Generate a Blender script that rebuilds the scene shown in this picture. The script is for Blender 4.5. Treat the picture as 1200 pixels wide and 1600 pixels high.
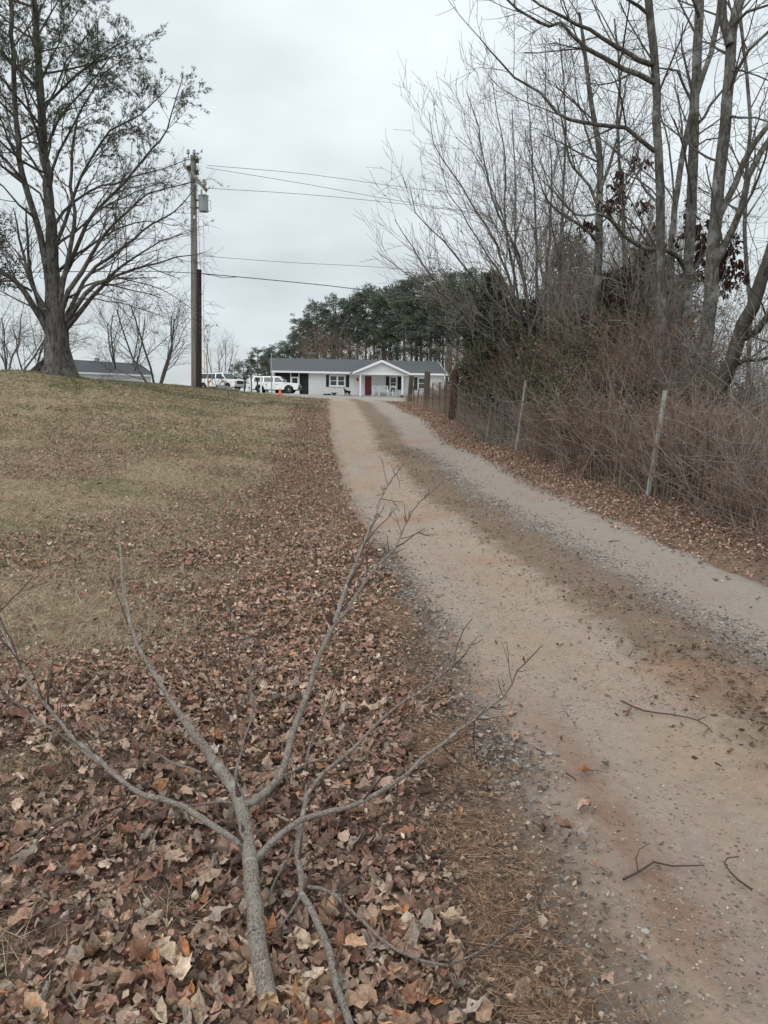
import bpy, math, random
import numpy as np
from mathutils import Vector, Matrix, Euler

random.seed(7)
RNG = np.random.default_rng(11)
R = math.radians
scene = bpy.context.scene
for o in list(bpy.data.objects):
    bpy.data.objects.remove(o)

# ------------------------------------------------------------------ camera
CAM_Z, PITCH, ROLL, FPX = 1.5, R(8.3), R(0.7), 1200.0
cam_data = bpy.data.cameras.new("camera")
cam = bpy.data.objects.new("camera", cam_data)
scene.collection.objects.link(cam)
CAMROT = Matrix.Rotation(R(90) - PITCH, 3, 'X') @ Matrix.Rotation(ROLL, 3, 'Z')
cam.matrix_world = Matrix.Translation((0, 0, CAM_Z)) @ CAMROT.to_4x4()
cam_data.sensor_fit = 'VERTICAL'
cam_data.sensor_height = 36.0
cam_data.lens = 36.0 * FPX / 1600.0
cam_data.clip_start = 0.05
cam_data.clip_end = 3000
scene.camera = cam

# ------------------------------------------------------------------ world: overcast sky
world = bpy.data.worlds.new("World")
scene.world = world
world.use_nodes = True
wn, wl = world.node_tree.nodes, world.node_tree.links
wn.clear()
SUN_EL, SUN_AZ = R(42), R(-35)
w_out = wn.new('ShaderNodeOutputWorld')
w_bg = wn.new('ShaderNodeBackground')
w_bg.inputs[1].default_value = 0.1
w_sky = wn.new('ShaderNodeTexSky')
w_sky.sky_type = 'NISHITA'
w_sky.sun_disc = False
w_sky.sun_elevation = SUN_EL
w_sky.sun_rotation = math.pi - SUN_AZ
w_tc = wn.new('ShaderNodeTexCoord')
w_sep = wn.new('ShaderNodeSeparateXYZ')
wl.new(w_tc.outputs['Generated'], w_sep.inputs[0])
w_max = wn.new('ShaderNodeMath'); w_max.operation = 'MAXIMUM'; w_max.inputs[1].default_value = 0.0
wl.new(w_sep.outputs[2], w_max.inputs[0])
# overcast: about twice as bright overhead as near the horizon
w_lum = wn.new('ShaderNodeMapRange')
w_lum.inputs[1].default_value = 0.0; w_lum.inputs[2].default_value = 1.0
w_lum.inputs[3].default_value = 7.4; w_lum.inputs[4].default_value = 14.5
wl.new(w_max.outputs[0], w_lum.inputs[0])
w_add = wn.new('ShaderNodeMath'); w_add.operation = 'ADD'; w_add.inputs[1].default_value = 0.22
wl.new(w_max.outputs[0], w_add.inputs[0])
w_div = wn.new('ShaderNodeVectorMath'); w_div.operation = 'DIVIDE'
w_cmb = wn.new('ShaderNodeCombineXYZ')
for k in range(3):
    wl.new(w_add.outputs[0], w_cmb.inputs[k])
wl.new(w_tc.outputs['Generated'], w_div.inputs[0]); wl.new(w_cmb.outputs[0], w_div.inputs[1])
w_noise = wn.new('ShaderNodeTexNoise')
w_noise.inputs['Scale'].default_value = 2.1
w_noise.inputs['Detail'].default_value = 5
w_noise.inputs['Roughness'].default_value = 0.5
wl.new(w_div.outputs[0], w_noise.inputs['Vector'])
w_nr = wn.new('ShaderNodeMapRange')
w_nr.inputs[1].default_value = 0.3; w_nr.inputs[2].default_value = 0.7
w_nr.inputs[3].default_value = 0.82; w_nr.inputs[4].default_value = 1.06
wl.new(w_noise.outputs[0], w_nr.inputs[0])
w_mul = wn.new('ShaderNodeMath'); w_mul.operation = 'MULTIPLY'
wl.new(w_lum.outputs[0], w_mul.inputs[0]); wl.new(w_nr.outputs[0], w_mul.inputs[1])
w_col = wn.new('ShaderNodeVectorMath'); w_col.operation = 'SCALE'
w_col.inputs[0].default_value = (0.925, 1.0, 1.035)
wl.new(w_mul.outputs[0], w_col.inputs['Scale'])
w_mix = wn.new('ShaderNodeMixRGB'); w_mix.inputs[0].default_value = 0.93
wl.new(w_sky.outputs[0], w_mix.inputs[1]); wl.new(w_col.outputs[0], w_mix.inputs[2])
wl.new(w_mix.outputs[0], w_bg.inputs[0]); wl.new(w_bg.outputs[0], w_out.inputs[0])

# ------------------------------------------------------------------ veiled sun
sd = bpy.data.lights.new("sun", 'SUN')
sd.energy = 1.3
sd.angle = R(45)
sd.color = (1.0, 0.97, 0.93)
sun = bpy.data.objects.new("sun", sd)
scene.collection.objects.link(sun)
sdir = Vector((math.sin(SUN_AZ) * math.cos(SUN_EL), math.cos(SUN_AZ) * math.cos(SUN_EL) * -1, math.sin(SUN_EL)))
sun.rotation_euler = sdir.to_track_quat('Z', 'Y').to_euler()

scene.view_settings.view_transform = 'Standard'
scene.view_settings.look = 'None'
scene.view_settings.exposure = 0.0
scene.view_settings.gamma = 1.0
scene.view_settings.use_curve_mapping = False
scene.render.engine = 'CYCLES'
scene.cycles.max_bounces = 6
scene.cycles.transparent_max_bounces = 8
scene.cycles.use_denoising = True

# ------------------------------------------------------------------ helpers: places
def raydir(px, py):
    return CAMROT @ Vector(((px - 600) / FPX, (800 - py) / FPX, -1.0))

def at(px, py, Y):
    """the point that far ahead (metres) seen at that place of the photograph"""
    d = raydir(px, py)
    t = Y / d.y
    return Vector((d.x * t, Y, CAM_Z + d.z * t))

def low(px, py, h=0.0):
    """the point at height h over the level near ground"""
    d = raydir(px, py)
    t = (h - CAM_Z) / d.z
    return Vector((d.x * t, d.y * t, h))

def hash2(ix, iy, s):
    n = (ix.astype(np.int64) * 374761393 + iy.astype(np.int64) * 668265263 + s * 1442695041) & 0xFFFFFFFF
    n = ((n ^ (n >> 13)) * 1274126177) & 0xFFFFFFFF
    return ((n ^ (n >> 16)) & 0xFFFF) / 65535.0

def vnoise(x, y, s=0):
    x = np.asarray(x, float); y = np.asarray(y, float)
    ix = np.floor(x); iy = np.floor(y)
    fx = x - ix; fy = y - iy
    fx = fx * fx * (3 - 2 * fx); fy = fy * fy * (3 - 2 * fy)
    a = hash2(ix, iy, s); b = hash2(ix + 1, iy, s); c = hash2(ix, iy + 1, s); d = hash2(ix + 1, iy + 1, s)
    return a + (b - a) * fx + (c - a) * fy + (a - b - c + d) * fx * fy

def fbm(x, y, s=0, o=3):
    v = 0; a = 0.5; t = 0
    for k in range(o):
        v = v + a * vnoise(np.asarray(x) * 2 ** k, np.asarray(y) * 2 ** k, s + k); t += a; a *= 0.5
    return v / t

def sm(x, a, b):
    t = np.clip((np.asarray(x, float) - a) / (b - a), 0, 1)
    return t * t * (3 - 2 * t)

# ------------------------------------------------------------------ terrain: thin-plate surface through surveyed points
ctrl = []
for x in (-6, -2, 2, 6):
    for y in (-3, 1, 4):
        ctrl.append((x, y, 0.0))
ctrl += [(-4.5, 7, 0.08), (0, 7, 0.0), (4.5, 7.5, 0.02), (9, 7, -0.1)]
for px, py, Y in [(600, 778, 12.4), (560, 702, 20.5), (570, 641, 31), (565, 629, 42), (560, 624.5, 52), (560, 621, 66),
                  (1012, 776, 10.5), (806, 706, 16), (760, 689, 20), (706, 654, 24.5), (666, 636, 33), (640, 627, 42),
                  (0, 778, 10.5), (92, 584, 27), (0, 580, 27), (-150, 580, 28), (60, 692, 16), (60, 632, 21.5), (200, 640, 22), (200, 605, 30), (245, 606, 32),
                  (305, 605, 36), (300, 700, 16.5), (300, 650, 23), (420, 617, 46), (420, 650, 27), (420, 700, 19),
                  (345, 610, 90), (431, 615, 79), (400, 616, 58), (340, 610, 58), (480, 618.5, 85), (620, 620.5, 90),
                  (480, 620, 60), (700, 622, 95)]:
    p = at(px, py, Y)
    ctrl.append((p.x, p.y, p.z))
ctrl += [(-40, 45, 1.2), (-25, 60, 1.6), (-45, 80, 1.5), (-40, 15, 1.8), (-15, -3, 0.3), (-35, -3, 0.6), (-30, 110, 2.0),
         (10, 12, -0.05), (12, 20, 0.15), (14, 35, 0.3), (40, 20, -0.3), (40, 60, -0.2), (40, 110, -0.2), (20, -3, -0.3), (40, -3, -0.5),
         (22, 70, 0.9), (0, 110, 2.0), (-60, 30, 1.6)]
CP = np.array(ctrl, float)

def _tps(r2):
    return np.where(r2 > 1e-9, r2 * np.log(np.maximum(r2, 1e-9)) * 0.5, 0.0)

_n = len(CP)
_r2 = ((CP[:, None, 0] - CP[None, :, 0]) ** 2 + (CP[:, None, 1] - CP[None, :, 1]) ** 2)
_A = np.zeros((_n + 3, _n + 3))
_A[:_n, :_n] = _tps(_r2) + np.eye(_n) * 0.6
_A[:_n, _n] = 1; _A[:_n, _n + 1:] = CP[:, :2]
_A[_n, :_n] = 1; _A[_n + 1:, :_n] = CP[:, :2].T
_W = np.linalg.solve(_A, np.concatenate([CP[:, 2], np.zeros(3)]))

def G0(x, y):
    x = np.clip(np.asarray(x, float), -58, 42); y = np.clip(np.asarray(y, float), -3, 112)
    sh = np.broadcast(x, y).shape
    x = np.broadcast_to(x, sh).ravel(); y = np.broadcast_to(y, sh).ravel()
    out = np.empty(len(x))
    for i in range(0, len(x), 20000):
        xs = x[i:i + 20000]; ys = y[i:i + 20000]
        r2 = (xs[:, None] - CP[None, :, 0]) ** 2 + (ys[:, None] - CP[None, :, 1]) ** 2
        out[i:i + 20000] = _tps(r2) @ _W[:_n] + _W[_n] + _W[_n + 1] * xs + _W[_n + 2] * ys
    return out.reshape(sh)

DY = np.array([-4, 1.67, 2.7, 3.65, 5, 6.5, 9, 12.6, 16.5, 21, 26, 32, 40, 50, 60])
DX = np.array([.75, .58, .52, .44, .30, .12, -.2, -.62, -1.02, -1.42, -1.86, -2.35, -2.95, -3.6, -4.3])
DW = 3.05
def XL(y):
    y = np.asarray(y, float)
    return (np.interp(y - 0.8, DY, DX) + np.interp(y, DY, DX) + np.interp(y + 0.8, DY, DX)) / 3

def road_z(x, y):
    u = np.asarray(x, float) - XL(y)
    rut = -0.03 * np.exp(-((u - .75) / .38) ** 2) - 0.03 * np.exp(-((u - 2.55) / .38) ** 2) + .015 * np.exp(-((u - 1.65) / .35) ** 2)
    return rut

def drive_mask(x, y):
    u = np.asarray(x, float) - XL(y)
    return sm(u, -.12, .12) * (1 - sm(u, DW - .12, DW + .12)) * (1 - sm(y, 57, 59))

def G(x, y):
    """visible ground surface"""
    x = np.asarray(x, float); y = np.asarray(y, float)
    z = G0(x, y)
    m = drive_mask(x, y)
    near = 1 - sm(np.abs(y), 30, 60)
    lump = (fbm(x * 1.1, y * 1.1, 3) - .5) * 0.08 + (fbm(x * 4, y * 4, 5, 2) - .5) * .035
    return z + (1 - m) * lump * (0.25 + .75 * near) + m * road_z(x, y)

def g1(x, y):
    return float(G(np.array([x]), np.array([y]))[0])

# ------------------------------------------------------------------ helpers: objects
COL = scene.collection

def tag(o, label=None, cat=None, group=None, kind=None):
    if label: o['label'] = label
    if cat: o['category'] = cat
    if group: o['group'] = group
    if kind: o['kind'] = kind
    return o

def thing(name, loc, label, cat, group=None, rz=0.0, scale=1.0):
    o = bpy.data.objects.new(name, None)
    COL.objects.link(o)
    o.empty_display_size = .2
    o.location = loc; o.rotation_euler = (0, 0, rz); o.scale = (scale,) * 3
    return tag(o, label, cat, group)

def mesh_np(name, V, F, mat, col=None, smooth=False, attrs=None, fmat=None):
    """F: int array (n,3) or (n,4), or a list of both"""
    me = bpy.data.meshes.new(name)
    Fs = F if isinstance(F, list) else [F]
    Fs = [f for f in Fs if len(f)]
    V = np.asarray(V, np.float32)
    me.vertices.add(len(V)); me.vertices.foreach_set('co', V.ravel())
    li = np.concatenate([f.ravel() for f in Fs]).astype(np.int32)
    tot = np.concatenate([np.full(len(f), f.shape[1], np.int32) for f in Fs])
    st = np.concatenate([[0], np.cumsum(tot)[:-1]]).astype(np.int32)
    me.loops.add(len(li)); me.loops.foreach_set('vertex_index', li)
    me.polygons.add(len(tot)); me.polygons.foreach_set('loop_start', st)
    try: me.polygons.foreach_set('loop_total', tot)
    except Exception: pass
    me.polygons.foreach_set('use_smooth', np.full(len(tot), smooth))
    if fmat is not None: me.polygons.foreach_set('material_index', np.asarray(fmat, np.int32))
    me.update(calc_edges=True)
    if col is not None:
        a = me.color_attributes.new('tint', 'FLOAT_COLOR', 'POINT')
        c = np.ones((len(V), 4), np.float32); c[:, :3] = col
        a.data.foreach_set('color', c.ravel())
    for k, v in (attrs or {}).items():
        a = me.attributes.new(k, 'FLOAT', 'POINT'); a.data.foreach_set('value', np.asarray(v, np.float32))
    for m in (mat if isinstance(mat, (list, tuple)) else [mat]):
        me.materials.append(m)
    me.validate()
    return me

def link(name, me, parent=None, loc=None, rot=None, scale=None):
    o = bpy.data.objects.new(name, me)
    COL.objects.link(o)
    if parent is not None: o.parent = parent
    if loc is not None: o.location = loc
    if rot is not None: o.rotation_euler = rot
    if scale is not None: o.scale = scale if hasattr(scale, '__len__') else (scale,) * 3
    return o

def copy_tree(o, parent=None):
    c = o.copy(); COL.objects.link(c)
    if parent is not None: c.parent = parent
    for ch in list(o.children):
        copy_tree(ch, c)
    return c

class MB:
    """collects boxes, prisms and lathes for ONE mesh"""
    def __init__(s): s.V = []; s.F3 = []; s.F4 = []; s.FN = []
    def add(s, V, faces):
        n = len(s.V); s.V += [tuple(v) for v in V]
        for f in faces: s.FN.append([i + n for i in f])
        return s
    def box(s, x0, x1, y0, y1, z0, z1, M=None):
        V = [(x, y, z) for x in (x0, x1) for y in (y0, y1) for z in (z0, z1)]
        if M is not None: V = [M @ Vector(v) for v in V]
        return s.add(V, [(0, 1, 3, 2), (4, 6, 7, 5), (0, 4, 5, 1), (2, 3, 7, 6), (0, 2, 6, 4), (1, 5, 7, 3)])
    def prism(s, poly, y0, y1, M=None):
        """polygon in x,z extruded along y"""
        n = len(poly)
        V = [(x, y0, z) for x, z in poly] + [(x, y1, z) for x, z in poly]
        if M is not None: V = [M @ Vector(v) for v in V]
        fs = [tuple(range(n)), tuple(range(2 * n - 1, n - 1, -1))]
        fs += [(i, i + n, (i + 1) % n + n, (i + 1) % n) for i in range(n)]
        return s.add(V, fs)
    def lathe(s, prof, n=16, M=None):
        """prof: (r, z) list about z"""
        V = []; fs = []
        for r, z in prof:
            for k in range(n):
                a = 2 * math.pi * k / n
                V.append((r * math.cos(a), r * math.sin(a), z))
        if M is not None: V = [M @ Vector(v) for v in V]
        for j in range(len(prof) - 1):
            for k in range(n):
                fs.append((j * n + k, j * n + (k + 1) % n, (j + 1) * n + (k + 1) % n, (j + 1) * n + k))
        fs.append(tuple(range(n - 1, -1, -1))); fs.append(tuple((len(prof) - 1) * n + k for k in range(n)))
        return s.add(V, fs)
    def tube(s, pts, r, n=8):
        V, F = tube_np([(np.array([tuple(p) for p in pts], float), np.full(len(pts), r) if np.isscalar(r) else np.array(r, float))], lambda q: n)[:2]
        return s.add(V.tolist(), [list(map(int, f)) for f in F])
    def build(s, name, mat, parent=None, smooth=False, bevel=0.0, **kw):
        me = bpy.data.meshes.new(name)
        me.from_pydata(s.V, [], s.FN)
        me.materials.append(mat)
        import bmesh
        bm = bmesh.new(); bm.from_mesh(me)
        bmesh.ops.recalc_face_normals(bm, faces=bm.faces)
        if bevel: bmesh.ops.bevel(bm, geom=[e for e in bm.edges if e.calc_face_angle(0) > .5], offset=bevel, segments=2, affect='EDGES', clamp_overlap=True)
        bm.to_mesh(me); bm.free()
        if smooth: me.polygons.foreach_set('use_smooth', [True] * len(me.polygons))
        return link(name, me, parent, **kw)

def tube_np(polys, nsides, caps=True):
    """polys: list of (pts (n,3), radii (n,)). Returns V, F(quads), t (length along), rr (radius)"""
    groups = {}
    for p, r in polys:
        groups.setdefault((len(p), nsides(r[0])), []).append((p, r))
    Vs, Fs, Ts, Rs = [], [], [], []; off = 0
    for (n, k), lst in groups.items():
        P = np.stack([a[0] for a in lst]); Rr = np.stack([a[1] for a in lst])
        m = len(lst)
        T = np.empty_like(P)
        T[:, 1:-1] = P[:, 2:] - P[:, :-2]; T[:, 0] = P[:, 1] - P[:, 0]; T[:, -1] = P[:, -1] - P[:, -2]
        T /= np.linalg.norm(T, axis=2, keepdims=True) + 1e-9
        g = P[:, -1] - P[:, 0]; g /= np.linalg.norm(g, axis=1, keepdims=True) + 1e-9
        ax = np.argmin(np.abs(g), axis=1)
        ref = np.zeros((m, 3)); ref[np.arange(m), ax] = 1
        A = np.cross(T, ref[:, None, :]); A /= np.linalg.norm(A, axis=2, keepdims=True) + 1e-9
        B = np.cross(T, A)
        ang = np.arange(k) * 2 * math.pi / k
        V = P[:, :, None, :] + Rr[:, :, None, None] * (A[:, :, None, :] * np.cos(ang)[None, None, :, None] + B[:, :, None, :] * np.sin(ang)[None, None, :, None])
        seg = np.linalg.norm(np.diff(P, axis=1), axis=2)
        ln = np.concatenate([np.zeros((m, 1)), np.cumsum(seg, axis=1)], axis=1)
        Ts.append(np.repeat(ln[:, :, None], k, axis=2).ravel() + np.repeat(np.arange(m) * 7.31, n * k))
        Rs.append(np.repeat(Rr[:, :, None], k, axis=2).ravel())
        base = off + np.arange(m)[:, None, None] * (n * k) + np.arange(n - 1)[None, :, None] * k
        i0 = base + np.arange(k)[None, None, :]; i1 = base + ((np.arange(k) + 1) % k)[None, None, :]
        F = np.stack([i0, i1, i1 + k, i0 + k], axis=-1).reshape(-1, 4)
        Vs.append(V.reshape(-1, 3)); Fs.append(F); off += m * n * k
    return np.concatenate(Vs), np.concatenate(Fs), np.concatenate(Ts), np.concatenate(Rs)

def tubes(name, polys, mat, parent=None, nsides=None, smooth=True, **kw):
    nsides = nsides or (lambda r: 3 if r < .012 else 4 if r < .03 else 6 if r < .07 else 12)
    V, F, T, Rr = tube_np(polys, nsides)
    me = mesh_np(name, V, F, mat, smooth=smooth, attrs={'along': T, 'rad': Rr})
    return link(name, me, parent, **kw)

def smooth_line(pts, step=0.25, jit=0.0):
    """Catmull-Rom through points (sequence of 3D)"""
    P = [np.array(p, float) for p in pts]
    P = [2 * P[0] - P[1]] + P + [2 * P[-1] - P[-2]]
    out = []
    for i in range(1, len(P) - 2):
        L = np.linalg.norm(P[i + 1] - P[i]); n = max(1, int(L / step))
        for k in range(n):
            t = k / n
            q = 0.5 * ((2 * P[i]) + (-P[i - 1] + P[i + 1]) * t + (2 * P[i - 1] - 5 * P[i] + 4 * P[i + 1] - P[i + 2]) * t * t + (-P[i - 1] + 3 * P[i] - 3 * P[i + 1] + P[i + 2]) * t ** 3)
            out.append(q)
    out.append(P[-2])
    out = np.array(out)
    if jit and len(out) > 2:
        out[1:-1] += RNG.normal(0, jit, (len(out) - 2, 3))
    return out

def radii(n, r0, r1, pw=1.0):
    t = np.linspace(0, 1, n)
    return r0 + (r1 - r0) * t ** pw

def perp(d):
    a = Vector((random.gauss(0, 1), random.gauss(0, 1), random.gauss(0, 1)))
    a = a - d * a.dot(d)
    return a.normalized()

def grow(out, p, d, L, r, lvl, c, tips=None):
    """one procedural branch and, below it, its side branches"""
    n = 4 if lvl <= 0 else (5 if L < 1.2 else 7)
    pts = [p.copy()]; dirs = [d.copy()]
    s = L / (n - 1)
    for i in range(n - 1):
        d = (d + perp(d) * random.gauss(0, c['wander']) + Vector((0, 0, c['up'] * s))).normalized()
        p = p + d * s
        pts.append(p); dirs.append(d.copy())
    re = max(r * (.45 if lvl > 0 else .35), c['rmin'] * .7)
    out.append((np.array([tuple(q) for q in pts]), np.linspace(max(r, c['rmin']), re, n)))
    if tips is not None and lvl <= c.get('tiplvl', 0): tips.append((pts[-1], dirs[-1], pts[len(pts) // 2], lvl))
    if lvl <= 0: return
    nc = max(1, int(L * c['dens'] * (1.6 if lvl == 1 else 1.0) + random.random()))
    nc = min(nc, c.get('maxc', 9))
    for j in range(nc):
        t = c.get('t0', .2) + (1 - c.get('t0', .2)) * (j + random.random()) / nc
        f = min(t, .999) * (n - 1); i = int(f)
        q = pts[i].lerp(pts[i + 1], f - i); dd = dirs[i]
        a = R(random.uniform(*c['ang']))
        nd = (dd * math.cos(a) + perp(dd) * math.sin(a)).normalized()
        nl = L * random.uniform(*c['ratio']) * (1.15 - .55 * t)
        if nl < c['lmin']: nl = c['lmin'] * random.uniform(.8, 1.3)
        grow(out, q, nd, nl, r * (1 - .5 * t) * c.get('rr', .55), lvl - 1, c, tips)

def sprout(out, line, rad, c, lvl, dens, L0, L1, t0=.15, tips=None, ang=None, bias=None):
    """side branches along a traced limb; L0 -> L1 length from its foot to its tip"""
    seg = np.linalg.norm(np.diff(line, axis=0), axis=1); tot = seg.sum(); cum = np.concatenate([[0], np.cumsum(seg)])
    n = max(1, int(tot * (1 - t0) * dens))
    for j in range(n):
        t = t0 + (1 - t0) * (j + random.random()) / n
        s = t * tot; i = min(int(np.searchsorted(cum, s)) - 1, len(seg) - 1); i = max(i, 0)
        f = (s - cum[i]) / (seg[i] + 1e-9)
        q = Vector(line[i] + (line[i + 1] - line[i]) * f)
        dd = Vector(line[i + 1] - line[i]).normalized()
        a = R(random.uniform(*(ang or c['ang'])))
        pv = perp(dd)
        if bias is not None: pv = (pv + bias * .9); pv = (pv - dd * pv.dot(dd)).normalized()
        nd = (dd * math.cos(a) + pv * math.sin(a)).normalized()
        L = (L0 + (L1 - L0) * t) * random.uniform(.65, 1.25)
        rr = rad[i] * .42
        grow(out, q, nd, L, min(rr, L * .014 + .003), lvl, c, tips)

def blades(P, D, L, W, twist=None):
    """thin triangles: P base (n,3), D unit direction (n,3), L, W (n,)"""
    n = len(P)
    S = np.cross(D, RNG.normal(0, 1, (n, 3))); S /= np.linalg.norm(S, axis=1, keepdims=True) + 1e-9
    V = np.stack([P - S * (W / 2)[:, None], P + S * (W / 2)[:, None], P + D * L[:, None]], axis=1)
    F = np.arange(n * 3).reshape(n, 3)
    return V.reshape(-1, 3), F

def leafs(P, D, L, W):
    """bent rhombus leaves (2 triangles)"""
    n = len(P)
    S = np.cross(D, RNG.normal(0, 1, (n, 3))); S /= np.linalg.norm(S, axis=1, keepdims=True) + 1e-9
    N = np.cross(D, S)
    mid = P + D * (L * .5)[:, None]
    V = np.stack([P, mid + S * (W / 2)[:, None] + N * (W * .2)[:, None], P + D * L[:, None], mid - S * (W / 2)[:, None] + N * (W * .2)[:, None]], axis=1)
    b = np.arange(n) * 4
    F = np.concatenate([np.stack([b, b + 1, b + 2], 1), np.stack([b, b + 2, b + 3], 1)])
    return V.reshape(-1, 3), F

def unit(a):
    return a / (np.linalg.norm(a, axis=-1, keepdims=True) + 1e-9)

def palette(n, cols, wts=None, var=.18):
    cols = np.array(cols); k = RNG.choice(len(cols), n, p=None if wts is None else np.array(wts) / sum(wts))
    return cols[k] * (1 + RNG.normal(0, var, (n, 1))).clip(.5, 1.6)

def scatter(variants, pos, rot, scl, col):
    """variants: list of (V,F); pos (n,3); rot (n,3,3); scl (n,) -> merged V,F,col"""
    which = RNG.integers(0, len(variants), len(pos))
    Vs, Fs, Cs, Ls = [], [], [], []; off = 0
    for k, (v, f) in enumerate(variants):
        idx = np.where(which == k)[0]
        if not len(idx): continue
        VV = np.einsum('nij,vj->nvi', rot[idx], v) * scl[idx][:, None, None] + pos[idx][:, None, :]
        nv = len(v)
        FF = f[None, :, :] + (off + np.arange(len(idx)) * nv)[:, None, None]
        Vs.append(VV.reshape(-1, 3)); Fs.append(FF.reshape(-1, f.shape[1])); Cs.append(np.repeat(col[idx], nv, axis=0)); Ls.append(np.tile(v[:, :2], (len(idx), 1)))
        off += nv * len(idx)
    return np.concatenate(Vs), np.concatenate(Fs), np.concatenate(Cs), np.concatenate(Ls)

def rots(n, tilt, up=None):
    """random yaw plus gaussian tilt (radians)"""
    yaw = RNG.uniform(0, 2 * math.pi, n); ax = RNG.uniform(0, 2 * math.pi, n)
    t = np.abs(RNG.normal(0, 1, n)) * tilt
    c, s = np.cos(yaw), np.sin(yaw); Z = np.zeros(n); O = np.ones(n)
    Rz = np.stack([c, -s, Z, s, c, Z, Z, Z, O], 1).reshape(n, 3, 3)
    kx, ky = np.cos(ax), np.sin(ax); C = np.cos(t); S = np.sin(t); v = 1 - C
    Rt = np.stack([C + kx * kx * v, kx * ky * v, ky * S, kx * ky * v, C + ky * ky * v, -kx * S, -ky * S, kx * S, C], 1).reshape(n, 3, 3)
    return Rt @ Rz

# ------------------------------------------------------------------ helpers: materials
class NT:
    def __init__(s, name, rough=.9, spec=.25):
        s.m = bpy.data.materials.new(name); s.m.use_nodes = True
        s.t = s.m.node_tree; s.b = s.t.nodes['Principled BSDF']
        s.b.inputs['Roughness'].default_value = rough
        s.b.inputs['Specular IOR Level'].default_value = spec
    def n(s, typ, **kw):
        q = s.t.nodes.new(typ)
        for k, v in kw.items():
            if k.startswith('i_'): q.inputs[int(k[2:]) if k[2:].isdigit() else k[2:]].default_value = v
            else: setattr(q, k, v)
        return q
    def l(s, a, b): s.t.links.new(a, b)
    def geo(s): return s.n('ShaderNodeNewGeometry').outputs['Position']
    def obj(s): return s.n('ShaderNodeTexCoord').outputs['Object']
    def attr(s, name, out='Fac'): return s.n('ShaderNodeAttribute', attribute_name=name).outputs[out]
    def map(s, v, sc=(1, 1, 1)):
        q = s.n('ShaderNodeMapping'); q.inputs['Scale'].default_value = sc; s.l(v, q.inputs[0]); return q.outputs[0]
    def noise(s, v, sc, det=3, ro=.6, dist=0):
        q = s.n('ShaderNodeTexNoise'); q.inputs['Scale'].default_value = sc; q.inputs['Detail'].default_value = det
        q.inputs['Roughness'].default_value = ro; q.inputs['Distortion'].default_value = dist
        if v is not None: s.l(v, q.inputs['Vector'])
        return q.outputs[0]
    def vor(s, v, sc, out='Distance', feature='F1'):
        q = s.n('ShaderNodeTexVoronoi', feature=feature); q.inputs['Scale'].default_value = sc; s.l(v, q.inputs['Vector']); return q.outputs[out]
    def ramp(s, f, stops):
        q = s.n('ShaderNodeValToRGB'); e = q.color_ramp.elements
        while len(e) < len(stops): e.new(.5)
        for i, (p, c) in enumerate(stops):
            e[i].position = p; e[i].color = (c, c, c, 1) if not hasattr(c, '__len__') else (*c, 1)
        s.l(f, q.inputs[0]); return q.outputs[0]
    def mr(s, f, a, b, c=0., d=1.):
        q = s.n('ShaderNodeMapRange'); s.l(f, q.inputs[0])
        for i, v in enumerate((a, b, c, d)): q.inputs[i + 1].default_value = v
        return q.outputs[0]
    def mix(s, f, a, b, bt='MIX'):
        q = s.n('ShaderNodeMixRGB', blend_type=bt)
        for i, v in enumerate((f, a, b)):
            if isinstance(v, (int, float)): q.inputs[i].default_value = v if i == 0 else (v, v, v, 1)
            elif isinstance(v, tuple): q.inputs[i].default_value = (*v, 1)
            else: s.l(v, q.inputs[i])
        return q.outputs[0]
    def math(s, op, a, b=0.):
        q = s.n('ShaderNodeMath', operation=op)
        for i, v in enumerate((a, b)):
            if isinstance(v, (int, float)): q.inputs[i].default_value = v
            else: s.l(v, q.inputs[i])
        return q.outputs[0]
    def col(s, c):
        if isinstance(c, tuple): s.b.inputs['Base Color'].default_value = (*c, 1)
        else: s.l(c, s.b.inputs['Base Color'])
        return s
    def bump(s, h, st=.5, d=.01, prev=None):
        q = s.n('ShaderNodeBump'); q.inputs['Strength'].default_value = st; q.inputs['Distance'].default_value = d
        s.l(h, q.inputs['Height'])
        if prev is not None: s.l(prev, q.inputs['Normal'])
        s.l(q.outputs[0], s.b.inputs['Normal']); return q.outputs[0]

def plain(name, c, rough=.7, spec=.3, metal=0., var=.12, sc=6., bump=0.):
    k = NT(name, rough, spec)
    o = k.obj()
    nz = k.noise(o, sc, 4, .6)
    k.col(k.mix(k.mr(nz, .3, .7), tuple(x * (1 - var) for x in c), tuple(min(1, x * (1 + var)) for x in c)))
    k.b.inputs['Metallic'].default_value = metal
    if bump: k.bump(k.noise(o, sc * 6, 4), bump, .01)
    return k.m

def bark(name, dark, light, lichen=(.30, .33, .29), lich=.5, scale=1.0, axis=(9, 9, 1.6), bumpd=.02):
    k = NT(name, .95, .1)
    o = k.geo()
    fib = k.noise(k.map(o, tuple(a * scale for a in axis)), 1.0, 5, .7, .6)
    c = k.mix(k.mr(fib, .35, .65), dark, light)
    patch = k.noise(o, 3.0 * scale, 4, .7)
    c = k.mix(k.mr(patch, .62 - .2 * lich, .72 - .2 * lich, 0, .8), c, lichen)
    blot = k.noise(o, 1.1 * scale, 2)
    c = k.mix(k.mr(blot, .3, .7, 0, .45), c, tuple(x * .45 for x in dark))
    k.col(c)
    k.bump(fib, .9, bumpd)
    return k.m

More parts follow.
